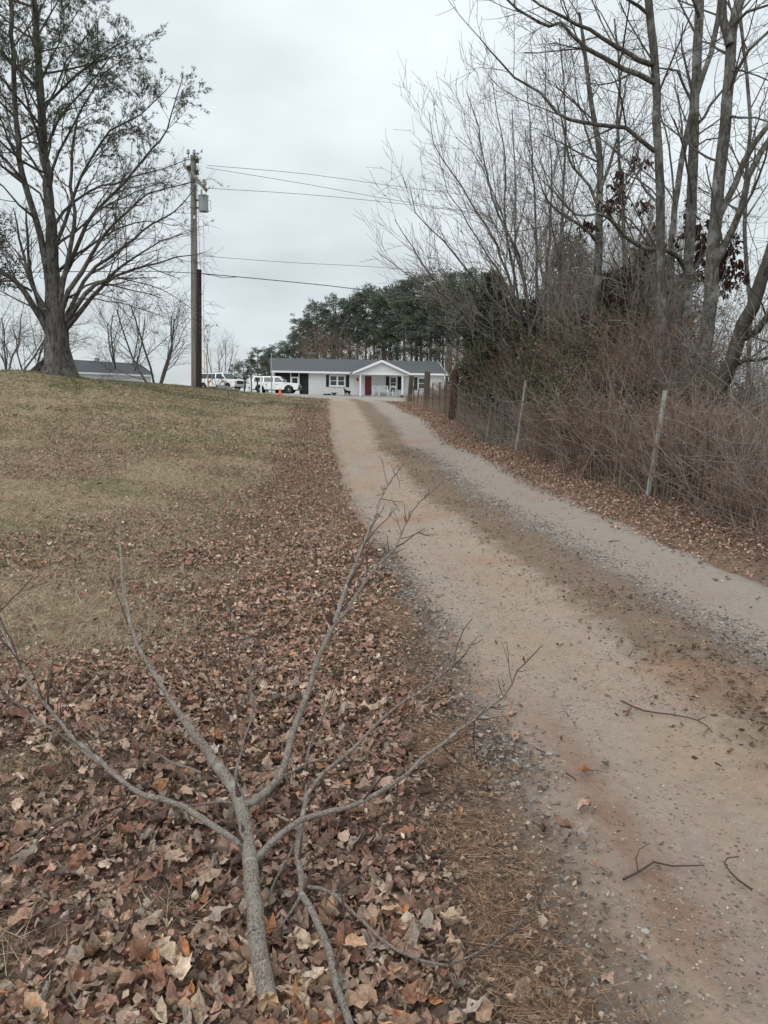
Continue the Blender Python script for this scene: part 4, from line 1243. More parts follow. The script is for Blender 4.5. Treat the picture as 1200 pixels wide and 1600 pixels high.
# T5: trunk rising out of the thicket, much twig
hardwood('bare tree rising out of the brown thicket with a dense head of fine twigs', None,
    [(924, 640), (924, 560), (930, 480), (934, 412), (936, 330), (937, 262), (932, 210), (922, 150), (915, 90), (905, 20)], (17.4, 17.8), .14, .03,
    [([(936, 330), (920, 290), (890, 250), (880, 200), (868, 150)], 17.5, 17.2, .04, .008),
     ([(937, 300), (955, 250), (968, 200), (975, 150), (985, 100)], 17.5, 17.8, .04, .008),
     ([(935, 250), (915, 200), (900, 140), (895, 90)], 17.5, 17.5, .03, .007),
     ([(934, 380), (905, 350), (870, 330), (850, 300), (832, 250)], 17.5, 17, .04, .008),
     ([(936, 340), (965, 300), (990, 270), (1000, 220)], 17.5, 18, .03, .008)], GR, 1.5, Lc=(1.9, 1.2))
hardwood('slender bare tree between the thicket tree and the pale trunk', None,
    [(978, 640), (976, 520), (976, 400), (972, 300), (965, 200), (968, 110), (960, 30)], (18.5, 19), .07, .02,
    [([(975, 380), (950, 330), (930, 300)], 18.6, 18.4, .025, .006), ([(973, 310), (990, 240), (1002, 190)], 18.6, 18.8, .02, .006)], GR, 1.2, tw=twig_grey)
hardwood('slender grey tree between the fan shaped tree and the thicket tree', None,
    [(868, 640), (872, 520), (876, 400), (880, 300), (884, 200), (880, 120), (874, 60)], (19, 19.5), .055, .015,
    [([(876, 420), (860, 340), (848, 270)], 19, 18.6, .025, .006), ([(878, 360), (900, 290), (910, 230)], 19.2, 19.5, .022, .006), ([(881, 280), (866, 210), (862, 160)], 19.2, 19, .018, .006)], GR, 1.5, tw=twig_grey, Lc=(2.0, 1.2))
hardwood('very slim grey tree left of the thicket, behind the fan shaped tree', None,
    [(800, 640), (802, 520), (804, 400), (806, 300), (803, 230), (800, 170)], (22, 22.5), .05, .012,
    [([(804, 420), (785, 340), (778, 290)], 22, 21.6, .02, .006), ([(805, 380), (822, 310), (828, 260)], 22, 22.4, .02, .006)], GR, 1.5, tw=twig_grey, Lc=(2.0, 1.2))
# T6 far right slim ones filling the edge
hardwood('slim bare tree close to the right edge of the view', None,
    [(1168, 640), (1170, 560), (1172, 480), (1164, 380), (1166, 280), (1172, 180), (1160, 60), (1150, -50)], (17, 17.4), .05, .03,
    [([(1166, 340), (1190, 300), (1215, 270)], 17, 17, .02, .006), ([(1168, 240), (1190, 170), (1210, 100)], 17, 17, .02, .006)], GR, .8)

# fan shaped multi stem tree leaning out over the driveway
fan = dict(wander=.07, up=.30, rmin=.0045, dens=3.0, ang=(18, 42), ratio=(.35, .6), lmin=.35, t0=.2, rr=.5, maxc=6)
ft = trunk_ground(835, 640, 19.5)
fans = [([(834, 620), (815, 500), (776, 383), (735, 316), (705, 269), (678, 225), (670, 176)], 18.2, .05),
        ([(836, 620), (825, 480), (810, 397), (779, 336), (756, 252), (749, 201), (729, 144)], 19, .055),
        ([(838, 620), (840, 480), (837, 363), (833, 269), (827, 184), (822, 110)], 20, .05),
        ([(832, 620), (790, 500), (735, 431), (695, 377), (648, 333), (640, 290)], 17.6, .045),
        ([(830, 620), (780, 520), (720, 470), (675, 434), (644, 387), (617, 343)], 18, .04),
        ([(830, 620), (770, 530), (700, 470), (644, 434), (594, 397)], 18.4, .035),
        ([(831, 620), (796, 549), (749, 518), (722, 488), (685, 454), (670, 425)], 17.2, .035),
        ([(840, 620), (850, 500), (856, 400), (862, 300), (858, 210), (850, 140)], 20.5, .045),
        ([(840, 620), (862, 500), (880, 420), (893, 340), (900, 270)], 20.5, .04),
        ([(835, 620), (812, 480), (790, 350), (790, 260), (778, 180), (770, 130)], 19.6, .045),
        ([(833, 620), (800, 470), (750, 380), (720, 330), (700, 300), (690, 262)], 18.8, .04),
        ([(829, 640), (780, 600), (730, 560), (690, 520), (672, 498)], 16.8, .025),
        ([(836, 620), (820, 450), (770, 300), (752, 260), (735, 235), (712, 215)], 19.3, .04)]
main, tws = [], []
for pts, Ye, r in fans:
    Lm = limb3(pts, 19.5, Ye, .35, .012); rl = radii(len(Lm), r, .007)
    if not main:
        Lm = np.concatenate([[np.array((ft.x, ft.y, ft.z - .1))], Lm]); rl = np.concatenate([[r * 1.3], rl])
    main.append((Lm, rl)); sprout(tws, Lm, rl, fan, 2, 3.2, 2.0, 1.0, .3, bias=Vector((-.2, 0, .8)))
make_tree('many_stemmed_tree', 'fan shaped bare tree with many thin stems leaning left over the driveway', 'tree', ft, main, tws, bark_gray, twig_grey)

# ------------------------------------------------------------------ foliage material and prototypes
needle_m = leafy('pine_needles', .75, .2, False)
leaf_m = leafy('green_leaves', .7, .25, False)
dead_m = leafy('withered_leaves', .85, .3)

def foliage(name, V, F, n_each, cols, mat, parent, wts=None, var=.2):
    nb = len(V) // n_each
    c = np.repeat(palette(nb, cols, wts, var), n_each, axis=0)
    return link(name, mesh_np(name, V, F, mat, col=c), parent)

# ------------------------------------------------------------------ the big white pine on the lawn crest
PYY = 27.0
def px_(pts, Y0, Y1=None): return limb3(pts, Y0, Y1, .4, .02)
pb = trunk_ground(93, 583, PYY)
pine_main = []
def pl(pts, Y0, Y1, r0, r1, pw=1.0):
    Lm = px_(pts, Y0, Y1); pine_main.append((Lm, radii(len(Lm), r0, r1, pw))); return pine_main[-1]
trunk = px_([(93, 592), (92, 570), (90, 540), (88, 515), (84, 480), (82, 440), (81, 410), (79, 350), (75, 290), (71, 250), (64, 174), (60, 120), (57, 60), (53, 0), (48, -90), (44, -190)], PYY)
rt = radii(len(trunk), .42, .10, 1.0)
hgt = trunk[:, 2] - pb.z
rt = np.interp(hgt, [-.3, 0, .25, .6, 1.2, 1.8, 2.6, 5, 9, 14], [.80, .66, .52, .44, .40, .36, .27, .175, .125, .07])
rows = [(trunk, rt)]
pcfg = dict(wander=.13, up=.12, rmin=.0048, dens=2.9, ang=(25, 55), ratio=(.3, .55), lmin=.4, t0=.25, rr=.5, maxc=7, tiplvl=1)
L2 = [([(86, 515), (76, 450), (72, 410), (62, 370), (54, 337), (42, 300), (35, 271), (28, 220), (25, 194), (22, 130), (21, 97), (17, 0), (14, -120)], 27, 26.2, .20, .07),
      ([(80, 530), (66, 500), (50, 473), (39, 457), (20, 438), (0, 424), (-40, 400)], 27, 25.8, .19, .08),
      ([(80, 510), (60, 475), (50, 440), (45, 400), (41, 345)], 27, 26.2, .13, .05),
      ([(70, 480), (52, 450), (36, 400), (26, 345)], 26.6, 25.8, .10, .04),
      ([(92, 505), (97, 446), (105, 410), (112, 380), (116, 330), (110, 292), (112, 240), (120, 190)], 27, 26.3, .16, .05),
      ([(93, 495), (108, 455), (128, 426), (147, 393), (167, 360), (198, 330), (232, 302), (262, 294), (296, 286)], 27, 26, .15, .02),
      ([(100, 508), (115, 485), (132, 462), (150, 448), (167, 436), (195, 412), (225, 393), (252, 378), (285, 366)], 27, 25.6, .14, .02),
      ([(99, 518), (118, 498), (143, 464), (162, 446), (180, 432), (210, 420), (248, 409), (278, 402), (305, 398)], 27, 26.4, .15, .02),
      ([(100, 500), (130, 440), (150, 418), (175, 400), (210, 372), (240, 350), (272, 330), (300, 300)], 27, 27.6, .12, .02),
      ([(92, 450), (115, 395), (135, 350), (160, 318), (194, 287), (225, 250), (250, 219), (266, 180), (282, 132)], 27, 26.6, .13, .02),
      ([(82, 400), (100, 350), (118, 300), (140, 250), (170, 205), (200, 190), (235, 165), (260, 140)], 27, 27.6, .11, .02),
      ([(80, 360), (98, 330), (140, 300), (180, 285), (220, 272), (262, 262), (290, 250)], 27, 26.8, .09, .015),
      ([(97, 470), (150, 440), (190, 436), (235, 446), (270, 462), (310, 490)], 27, 25.5, .06, .012),
      ([(110, 465), (170, 470), (220, 482), (270, 500)], 27, 26, .045, .01),
      ([(75, 290), (92, 240), (115, 195), (140, 150), (165, 112), (190, 98), (208, 92)], 27, 26.2, .09, .015),
      ([(70, 240), (90, 190), (120, 150), (150, 120), (172, 88), (185, 75), (195, 70)], 27, 27.6, .08, .015),
      ([(64, 180), (85, 140), (105, 95), (128, 65), (145, 45)], 27, 26.3, .07, .015),
      ([(60, 130), (80, 90), (100, 50), (120, 22), (135, 0)], 27, 27.6, .07, .015),
      ([(56, 60), (80, 20), (100, -15), (125, -40)], 27, 26.4, .06, .015),
      ([(75, 290), (50, 250), (25, 215), (0, 195), (-30, 180)], 27, 27.8, .08, .02),
      ([(64, 180), (45, 140), (25, 110), (0, 85)], 27, 27.6, .06, .015),
      ([(54, 340), (30, 320), (5, 290), (-30, 270)], 26.6, 25.6, .07, .02),
      ([(30, 240), (10, 215), (-20, 200)], 26.4, 26, .05, .015),
      ([(58, 80), (40, 40), (15, 10), (-10, -20)], 27, 27.4, .05, .015),
      ([(79, 340), (60, 300), (40, 285), (10, 262), (-20, 250)], 27, 28.2, .07, .02),
      ([(84, 430), (140, 385), (190, 355), (230, 345), (268, 352)], 27, 28.2, .09, .015),
      ([(82, 390), (130, 350), (170, 320), (215, 300), (250, 285)], 27, 25.6, .08, .015),
      ([(50, 455), (20, 440), (-10, 438), (-40, 440)], 26.6, 26, .07, .03)]
for a_ in L2:
    pts, Ya, Yb, ra, rb = a_
    Lm = px_(pts, Ya, Yb); rows.append((Lm, radii(len(Lm), ra * .7, rb * .7, .75)))
ptw, tips = [], []
for i, (Lm, rl) in enumerate(rows):
    if i == 0: sprout(ptw, Lm, rl, pcfg, 2, 3.0, 3.0, 2.8, .42, tips=tips, ang=(45, 80), bias=Vector((.3, -.2, .25)))
    elif i == 1: sprout(ptw, Lm, rl, pcfg, 2, 2.4, 2.4, 2.4, .35, tips=tips, ang=(40, 75))
    else:
        sprout(ptw, Lm, rl, pcfg, 2, 3.2, 2.2, .75, .25, tips=tips, ang=(22, 60))
        grow(ptw, Vector(Lm[-1]), Vector(Lm[-1] - Lm[-2]).normalized(), .4, rl[-1], 1, pcfg, tips)
big_pine = make_tree('white_pine', 'huge spreading white pine with a thick flared trunk on the lawn crest', 'tree', pb, rows, ptw, bark_pine, twig_dark)
# needle tufts, thick high up and on the outer right tips
P, D = [], []
for (tip, d, midp, lv) in tips:
    h = tip.z - pb.z
    proj = h
    prob = float(np.interp(h, [4.0, 6.0, 7.6, 9.2, 12], [.05, .24, .62, 1.05, 1.4]))
    prob *= .30 + .95 * float(vnoise([tip.x * .9], [tip.z * .9 + tip.y], 77)[0])
    if random.random() < prob:
        kk = random.choice((6, 7, 9)) if h > 7 else 4
        for j in range(kk):
            q = tip.lerp(midp, random.random() * 2.0) + Vector((random.gauss(0, .05), random.gauss(0, .05), random.gauss(0, .03)))
            P.append(tuple(q)); D.append(tuple(d))
P = np.array(P); D = np.array(D)
if len(P) > 42000: P = P[::2]; D = D[::2]
NB = 8
Pb = np.repeat(P, NB, 0); Db = unit(np.repeat(D, NB, 0) * 1.0 + RNG.normal(0, .38, (len(Pb), 3)) + np.array([0, 0, .12]))
V, F = blades(Pb - np.array(pb), Db, RNG.uniform(.09, .16, len(Pb)), RNG.uniform(.008, .015, len(Pb)))
foliage('needles', V, F, 3, [(.07, .095, .062), (.09, .12, .075), (.12, .15, .095), (.15, .165, .10), (.05, .068, .048)], needle_m, big_pine, None)
print('pine tips', len(tips), 'tufts', len(P), 'twigs', len(ptw))
# dark evergreen at the left edge behind the pine's low branch
def conifer_clump(name, label, cat, loc, H, Rr, n, cols, group=None, z0=.1, L=(.2, .34), W=(.05, .1), mat=None, droop=.1, shape=1.0, stems=True):
    t = thing(name, loc, label, cat, group)
    tr_ = [(np.array([(0, 0, -.1), (.02, .02, H * .5), (0, 0, H * .96)]), np.array([Rr * .07 + .03, Rr * .05 + .02, .01]))]
    tubes('trunk', tr_, bark_dark, t)
    bl, tips_ = [], []
    nbr = int(26 + H * 9)
    cz, cx = [], []
    PP, DD = [], []
    for i in range(nbr):
        f = z0 + (1 - z0) * (i / nbr); az = i * 2.399 + random.random()
        rr_ = Rr * (1 - f) ** .75 * shape * random.uniform(.6, 1.12) + .12
        z = H * f
        e = np.array([rr_ * math.cos(az), rr_ * math.sin(az), z + rr_ * .35])
        s = np.array([0, 0, z]); bl.append((np.array([s, s * .4 + e * .6 + (0, 0, -.05), e]), np.array([.02 + .01 * rr_, .014, .005])))
        m = int(n * rr_ / (Rr * .5) / nbr)
        tt = RNG.uniform(.25, 1.05, m) ** .7
        q = s[None] + (e - s)[None] * tt[:, None] + RNG.normal(0, .16 * rr_ * .8 + .03, (m, 3)) * np.array([1, 1, .7])
        PP.append(q); DD.append(unit((e - s)[None] * .5 / (rr_ + .2) + RNG.normal(0, .5, (m, 3)) + np.array([0, 0, .2 - droop])))
    tubes('limbs', bl, bark_dark, t)['kind'] = 'stuff'
    PP = np.concatenate(PP); DD = np.concatenate(DD)
    V, F = blades(PP, DD, RNG.uniform(L[0], L[1], len(PP)), RNG.uniform(W[0], W[1], len(PP)))
    foliage('crown', V, F, 3, cols, mat or needle_m, t)
    return t
dk = [(.022, .034, .022), (.03, .045, .028), (.045, .06, .035), (.018, .026, .018)]
p = trunk_ground(-38, 560, 30)
conifer_clump('evergreen_tree', 'dark dense evergreen at the left edge behind the big pine', 'tree', p, at(-38, 265, 30).z - p.z, 2.7, 7000, dk, z0=.40, L=(.16, .3), W=(.03, .06))

# ------------------------------------------------------------------ pine grove behind the house (four built, the rest copies)
gl_cols = [(.095, .125, .10), (.12, .152, .12), (.15, .18, .135), (.08, .105, .085), (.17, .175, .125)]
def grove_pine(H, seed, loc):
    random.seed(seed)
    t = thing('pine_tree', loc, 'tall dark pine in the grove behind the white house', 'tree', 'pines of the grove behind the house')
    lean = (random.gauss(0, .3), random.gauss(0, .3))
    T = smooth_line([(0, 0, -.3), (lean[0] * .3, lean[1] * .3, H * .4), (lean[0], lean[1], H * .97)], 1.5)
    tubes('trunk', [(T, radii(len(T), .24, .05))], bark_pine, t)
    br, PP, DD = [], [], []
    nb = 46
    for i in range(nb):
        f = .36 + .61 * (i + random.random()) / nb
        if f < .5 and random.random() < .6: continue
        az = random.uniform(0, 6.283); rr_ = (2.35 * (1 - ((f - .66) / .42) ** 2)) * random.uniform(.5, 1.1) + .35
        s = np.array([lean[0] * f, lean[1] * f, H * f]); e = s + np.array([rr_ * math.cos(az), rr_ * math.sin(az), rr_ * random.uniform(.15, .5)])
        br.append((np.array([s, s * .45 + e * .55 + (0, 0, -.1 * rr_), e]), np.array([.06, .04, .015])))
        for kx in range(random.choice((2, 3, 3))):
            c_ = s + (e - s) * random.uniform(.55, 1.05) + RNG.normal(0, .3, 3)
            m = 44; sz = random.uniform(.4, .72)
            dd = unit(RNG.normal(0, 1, (m, 3))); dd[:, 2] *= .6
            PP.append(c_ + dd * RNG.uniform(.2, 1, (m, 1)) * sz); DD.append(unit(dd + np.array([0, 0, .35])))
    tubes('branches', br, bark_dark, t)['kind'] = 'stuff'
    PP = np.concatenate(PP); DD = np.concatenate(DD)
    V, F = blades(PP, DD, RNG.uniform(.28, .45, len(PP)), RNG.uniform(.07, .14, len(PP)))
    foliage('crown', V, F, 3, gl_cols, needle_m, t)
    return t
protos = [grove_pine(16, 100 + i, (0, 0, -200)) for i in range(4)]
used = [0] * 4
def place_grove(px, ptop, Y, label=None, group=None):
    kx = random.randrange(4)
    o = protos[kx] if not used[kx] else copy_tree(protos[kx]); used[kx] = 1
    a = at(px, ptop, Y); gz = gl(a.x, a.y) - .2
    s = (a.z - gz) / 16.0
    o.location = (a.x, a.y, gz); o.scale = (max(s, .45) * random.uniform(.9, 1.05) if s > .5 else s * 1.35,) * 2 + (s,)
    o.rotation_euler = (0, 0, random.uniform(0, 6.28))
    if label: o['label'] = label
    if group == 0: o['group'] = 'small dark pines at the left end of the grove'
    return o
random.seed(5)
tops = [(448, 533, 120), (458, 520, 126), (468, 506, 122), (481, 498, 118), (495, 478, 116), (508, 476, 121), (522, 474, 118), (535, 480, 113), (548, 468, 115), (560, 462, 112), (573, 458, 110),
        (585, 461, 112), (598, 456, 108), (610, 460, 106), (622, 452, 108), (634, 447, 103), (646, 444, 100), (660, 440, 101), (674, 438, 98), (688, 434, 98), (702, 432, 95), (716, 434, 95),
        (730, 432, 92), (745, 436, 92), (762, 440, 88), (780, 446, 88),
        (480, 515, 138), (518, 495, 133), (560, 482, 132), (602, 474, 127), (650, 462, 122), (695, 452, 116), (740, 450, 112)]
for i, (x, y, Y) in enumerate(tops):
    place_grove(x, y - 4 + random.uniform(-9, 12), Y, {0: 'leftmost tall pine of the grove, above the left end of the house roof', 1: 'second pine from the left end of the grove, above the screened porch', 12: 'pine of the grove rising right above the front gable', 25: 'rightmost pine of the grove, seen through the fan shaped tree'}.get(i, 'tall dark pine in the middle of the grove behind the white house'))
for x, y, Y in [(432, 548, 124), (440, 536, 122), (418, 556, 126), (392, 560, 126)]:
    place_grove(x, y, Y, 'small dark pine stepping down at the left end of the grove', 0)
place_grove(402, 545, 118, 'small open pine just left of the house roof')
place_grove(425, 540, 122, 'middling pine whose crown shows over the left end of the house roof')
place_grove(381, 564, 124, 'low rounded pine above the parked white vehicles')
place_grove(366, 570, 128, 'lowest pine of the row, nearest the big white vehicle')
place_grove(412, 556, 112, 'low bushy pine between the parked vehicles and the house')
for o in bpy.data.objects:
    if o.get('label', '').startswith(('small open pine', 'middling pine', 'low rounded pine', 'lowest pine', 'low bushy pine')):
        o['group'] = 'small pines left of the grove'

# ------------------------------------------------------------------ bare trees far off and saplings under the grove (prototype + copies)
far = dict(wander=.14, up=.10, rmin=.009, dens=2.3, ang=(25, 55), ratio=(.4, .65), lmin=.6, t0=.2, rr=.5, maxc=6)
def bare_proto(H, seed, label, group, name='bare_tree', stems=3, tw=None, cfg=None, lvl=3, spread=(8, 28)):
    random.seed(seed)
    t = thing(name, (0, 0, -200), label, 'tree', group)
    main, tw_ = [], []
    for s in range(stems):
        az = s * 6.283 / stems + random.random(); a = R(random.uniform(*spread))
        d = Vector((math.cos(az) * math.sin(a), math.sin(az) * math.sin(a), math.cos(a)))
        tmp = []
        grow(tmp, Vector((0, 0, -.1)), d, H * random.uniform(.75, 1), H * .011, lvl, cfg or far)
        main.append(tmp[0]); tw_ += tmp[1:]
    tubes('trunk', main, bark_dark, t); tubes('crown', tw_, tw or twig_dark, t)
    return t
bt1 = bare_proto(9, 21, 'bare tree with several trunks standing behind the shed roof', 'bare trees far behind the lawn crest', stems=4, spread=(12, 38))
bt2 = bare_proto(8, 22, 'bare tree behind the left side of the big pine trunk', 'bare trees far behind the lawn crest', stems=3)
def put(o, px, ptop, Y, H, label=None, sx=1.0):
    a = at(px, ptop, Y); gz = gl(a.x, a.y) - .3; s = (a.z - gz) / H
    o.location = (a.x, a.y, gz); o.scale = (s * sx, s * sx, s); o.rotation_euler = (0, 0, random.uniform(0, 6.28))
    if label: o['label'] = label
    return o
put(bt1, 240, 458, 70, 9 * .95, None, 1.1)
put(copy_tree(bt1), 192, 470, 78, 9, 'bare tree left of the one that stands right behind the shed gable')
put(bt2, 42, 470, 62, 8)
put(copy_tree(bt2), 5, 450, 66, 8, 'bare tree with dark twigs at the far left edge of the lawn crest')
put(copy_tree(bt1), 345, 520, 95, 9, 'faint bare tree right of the utility poles, behind the big white vehicle', .8)
sap = dict(wander=.10, up=.25, rmin=.012, dens=1.5, ang=(20, 48), ratio=(.35, .6), lmin=.6, t0=.25, rr=.5, maxc=6)
sp = bare_proto(8, 31, 'thin bare sapling under the pines behind the house', 'bare saplings behind the house', 'bare_sapling', 3, twig_brown, sap, 3, (2, 12))
first = True
for i in range(18):
    x = 480 + i * 15.5 + random.uniform(-4, 4)
    o = sp if first else copy_tree(sp); first = False
    put(o, x, random.uniform(505, 548), random.uniform(100, 112), 8, None, 1.2)
for i in range(6):
    o = copy_tree(sp); put(o, 706 + i * 10 + random.uniform(-4, 4), random.uniform(520, 560), random.uniform(60, 80), 8, 'thin bare sapling right of the white house behind the fence posts', 1.1)
    o['group'] = 'saplings right of the house'

# ------------------------------------------------------------------ cedars and thicket right of the driveway
cedar_cols = [(.04, .056, .036), (.052, .07, .043), (.07, .082, .05), (.09, .08, .055)]
p = trunk_ground(764, 650, 27); p2 = at(748, 440, 27)
conifer_clump('cedar_tree', 'dark green cedar standing right of the brown wooden fence posts', 'tree', p, (at(745, 425, 27).z - p.z), 1.35, 12000, cedar_cols, 'cedars in the fence row', L=(.14, .26), W=(.03, .06))
p = trunk_ground(785, 660, 23.5)
conifer_clump('cedar_tree', 'lower dark cedar just behind the first thin grey fence post', 'tree', p, 3.6, 1.3, 9000, cedar_cols, 'cedars in the fence row', L=(.12, .22), W=(.025, .05))
p = trunk_ground(1000, 640, 21)
conifer_clump('cedar_tree', 'dark cedar deep in the thicket behind the pale slim trunk', 'tree', p, 5.2, 2.1, 11000, cedar_cols, 'cedars in the fence row', L=(.14, .26), W=(.03, .06))
p = trunk_ground(880, 640, 24)
conifer_clump('cedar_tree', 'dark cedar behind the middle of the brown thicket', 'tree', p, 5.6, 2.0, 11000, cedar_cols, 'cedars in the fence row', L=(.14, .26), W=(.03, .06))

p = trunk_ground(822, 650, 20.5)
conifer_clump('cedar_tree', 'dark cedar at the foot of the fan shaped bare tree', 'tree', p, at(822, 470, 20.5).z - p.z, 1.25, 10000, cedar_cols, 'cedars in the fence row', L=(.12, .22), W=(.025, .05))
p = trunk_ground(945, 640, 17.8)
conifer_clump('cedar_tree', 'dark cedar standing in front of the thicket tree trunk', 'tree', p, at(945, 430, 17.8).z - p.z, 1.2, 10000, cedar_cols, 'cedars in the fence row', L=(.11, .2), W=(.022, .045))
bush = dict(wander=.2, up=.12, rmin=.0034, dens=3.6, ang=(25, 65), ratio=(.35, .6), lmin=.2, t0=.15, rr=.55, maxc=7)
def shrub_proto(seed, H, stems, spread, tw, leafcols, nleaf, name, LW=(.03, .02), leaf_h=(0, 1)):
    random.seed(seed)
    t = thing(name, (0, 0, -200), '', 'shrub')
    tw_, tp = [], []
    c = dict(bush); c['tiplvl'] = 2
    for s in range(stems):
        az = random.uniform(0, 6.283); a = R(abs(random.gauss(0, 1)) * spread)
        b = Vector((random.gauss(0, .35), random.gauss(0, .35), -.05))
        d = Vector((math.cos(az) * math.sin(a), math.sin(az) * math.sin(a), math.cos(a)))
        grow(tw_, b, d, H * random.uniform(.5, 1), .012, 2, c, tp)
    tubes('stems', tw_, tw, t, nsides=lambda r: 3)
    if nleaf:
        idx = RNG.integers(0, len(tp), nleaf)
        A = np.array([tuple(tp[i][0]) for i in idx]); B = np.array([tuple(tp[i][2]) for i in idx])
        f = RNG.uniform(0, 1, (nleaf, 1)); P = A * f + B * (1 - f) + RNG.normal(0, .03, (nleaf, 3))
        ok = (P[:, 2] > leaf_h[0] * H) & (P[:, 2] < leaf_h[1] * H); P = P[ok]
        V, F = leafs(P, unit(RNG.normal(0, 1, (len(P), 3)) + np.array([0, 0, -.2])), RNG.uniform(.7, 1.3, len(P)) * LW[0], RNG.uniform(.7, 1.3, len(P)) * LW[1])
        foliage('leaves', V, F, 4, leafcols, leaf_m, t)
    return t
privet = [(.075, .09, .045), (.10, .12, .06), (.14, .155, .08), (.08, .075, .045), (.20, .18, .11)]
redbr = [(.16, .085, .06), (.20, .115, .08), (.13, .09, .065), (.24, .165, .12)]
sA = shrub_proto(41, 2.3, 17, 24, twig_dark, privet, 8000, 'privet_bush', (.08, .038))
sB = shrub_proto(42, 3.2, 22, 20, twig_brown, redbr, 2600, 'bramble_bush', (.06, .03))
sC = shrub_proto(43, 3.4, 22, 22, twig_grey, redbr, 500, 'bare_bush', (.06, .03))
def place_sh(proto, spots, labels, group, low_right=True):
    spots = [q for q in spots if not (q[0] / q[1] > .40 and q[0] / q[1] < .5 and q[1] < 16 and q[2] * q[3] > .75 and low_right)]
    for i, (x, y, s, sz) in enumerate(spots):
        if low_right and x / y > .37: sz *= .5
        o = proto if i == 0 else copy_tree(proto)
        o.location = (x, y, g1(x, y)); o.scale = (s, s, s * sz); o.rotation_euler = (0, 0, random.uniform(0, 6.28))
        o['label'] = labels[i] if isinstance(labels, list) else labels; o['group'] = group
def fx(y):  # fence line
    return float(np.interp(y, [-3, 6, 8, 10.5, 13.5, 16, 20, 24.5, 33, 42, 50], [4.9, 4.25, 4.0, 3.62, 3.1, 2.78, 2.45, 2.1, 1.8, 1.4, 1.0]))
random.seed(61)
gsp = [(fx(y) + dx, y, s, sz) for y, dx, s, sz in [(15.4, 1.15, .85, .95), (17.2, 1.3, .9, 1.0), (19.7, 1.7, .9, .9), (13.2, 1.1, .8, .85), (16.2, 2.2, 1.1, 1.2), (18.6, 2.3, 1.15, 1.2), (13.8, 2.5, 1.0, 1.05), (11.6, 1.6, .7, .75)]]
place_sh(sA, gsp, 'leafy green privet bush tangled behind the wire fence', 'green bushes in the fence row')
pv_ = sorted([o for o in bpy.data.objects if o.get('group') == 'green bushes in the fence row'], key=lambda o: o.location.x / o.location.y)
for o, w in zip(pv_, ('green privet bush farthest left in the fence row, beside the dark cedar', 'green privet bush behind the farther thin grey fence post', 'green privet bush just right of the farther thin grey post',
        'green privet bush behind the nearer thin grey fence post', 'green privet bush just right of the nearer thin grey fence post', 'green privet bush halfway between the thin grey post and the tall pale post', 'green privet bush nearest to the tall pale leaning post', 'low green privet bush right of the tall pale post', 'green privet bush farthest right in the fence row')): o['label'] = w
bsp = []
for y in np.arange(10.8, 21.5, 1.3):
    for dx in (1.6, 3.0, 4.4):
        bsp.append((fx(y) + dx + random.uniform(-.4, .4), y + random.uniform(-.4, .4), random.uniform(.75, 1.0) * (1 if y > 13 else .6), random.uniform(.95, 1.3)))
place_sh(sB, bsp, 'reddish brown leafless bramble bush packed in the thicket right of the driveway', 'brown brambles in the thicket')
csp = []
for y in np.arange(12.0, 24, 1.75):
    for dx in (2.2, 4.2, 6.0):
        if y < 14 and dx > 4: continue
        csp.append((fx(y) + dx + random.uniform(-.5, .5), y + random.uniform(-.5, .5), random.uniform(.9, 1.25), random.uniform(1.25, 1.9)))
place_sh(sC, csp, 'grey bare twiggy bush rising above the brambles of the thicket', 'grey bare bushes in the thicket')
# sparse bare bushes at the field edge, right of the leaning tree
nsp = [(9.5 + i * 1.1, 20 + i * .5, .9, .8) for i in range(6)] + [(7.8, 15.5, .7, .65), (8.7, 17.5, .75, .7)]
tmp = copy_tree(sC); place_sh(tmp, nsp, 'low bare bush at the edge of the tan field on the right', 'bare bushes along the field edge')
# thin bare brush around the fence beside the house
nsp = [(fx(y) + dx, y, .42, .8) for y, dx in [(24, .6), (26, .5), (27.5, 1.0), (29.5, .4), (31.5, .9), (34, .4), (36, .8), (25, 1.6), (28.5, 2.2), (33, 2)]]
tmp = copy_tree(sB); place_sh(tmp, nsp, 'small brown bush by the wooden fence posts near the house', 'small bushes near the wooden posts')

# oak with withered leaves
random.seed(71)
ot = trunk_ground(1010, 640, 16.2)
main = []; tws = []; tp = []
oc = dict(hard); oc['tiplvl'] = 1
for pts, Ye, r in [([(1008, 620), (1004, 520), (1002, 440), (1000, 380), (1005, 330)], 16.2, .05), ([(1006, 540), (985, 470), (965, 420), (950, 385)], 15.6, .03), ([(1006, 520), (1040, 460), (1080, 430), (1110, 420), (1128, 440)], 15.4, .03), ([(1004, 480), (1030, 420), (1060, 390), (1100, 380)], 15.8, .03), ([(1004, 450), (980, 400), (968, 350)], 16.6, .025)]:
    Lm = limb3(pts, 16.2, Ye, .3, .015); rl = radii(len(Lm), r, .008)
    main.append((Lm, rl)); sprout(tws, Lm, rl, oc, 2, 2.6, 1.3, .9, .3, tips=tp)
oak = make_tree('oak_tree', 'small oak still hung with dark withered leaves among the bare trunks', 'tree', ot, main, tws, bark_dark, twig_dark)
idx = RNG.integers(0, len(tp), 3000)
A = np.array([tuple(tp[i][0]) for i in idx]); B = np.array([tuple(tp[i][2]) for i in idx])
P = A + (B - A) * RNG.uniform(0, .8, (len(idx), 1)) + RNG.normal(0, .05, (len(idx), 3))
keep = vnoise(P[:, 0] * 1.6, P[:, 2] * 1.6, 5) > .42; P = P[keep]
V, F = leafs(P - np.array(ot), unit(RNG.normal(0, .5, (len(P), 3)) + np.array([0, 0, -1.])), RNG.uniform(.09, .16, len(P)), RNG.uniform(.045, .08, len(P)))
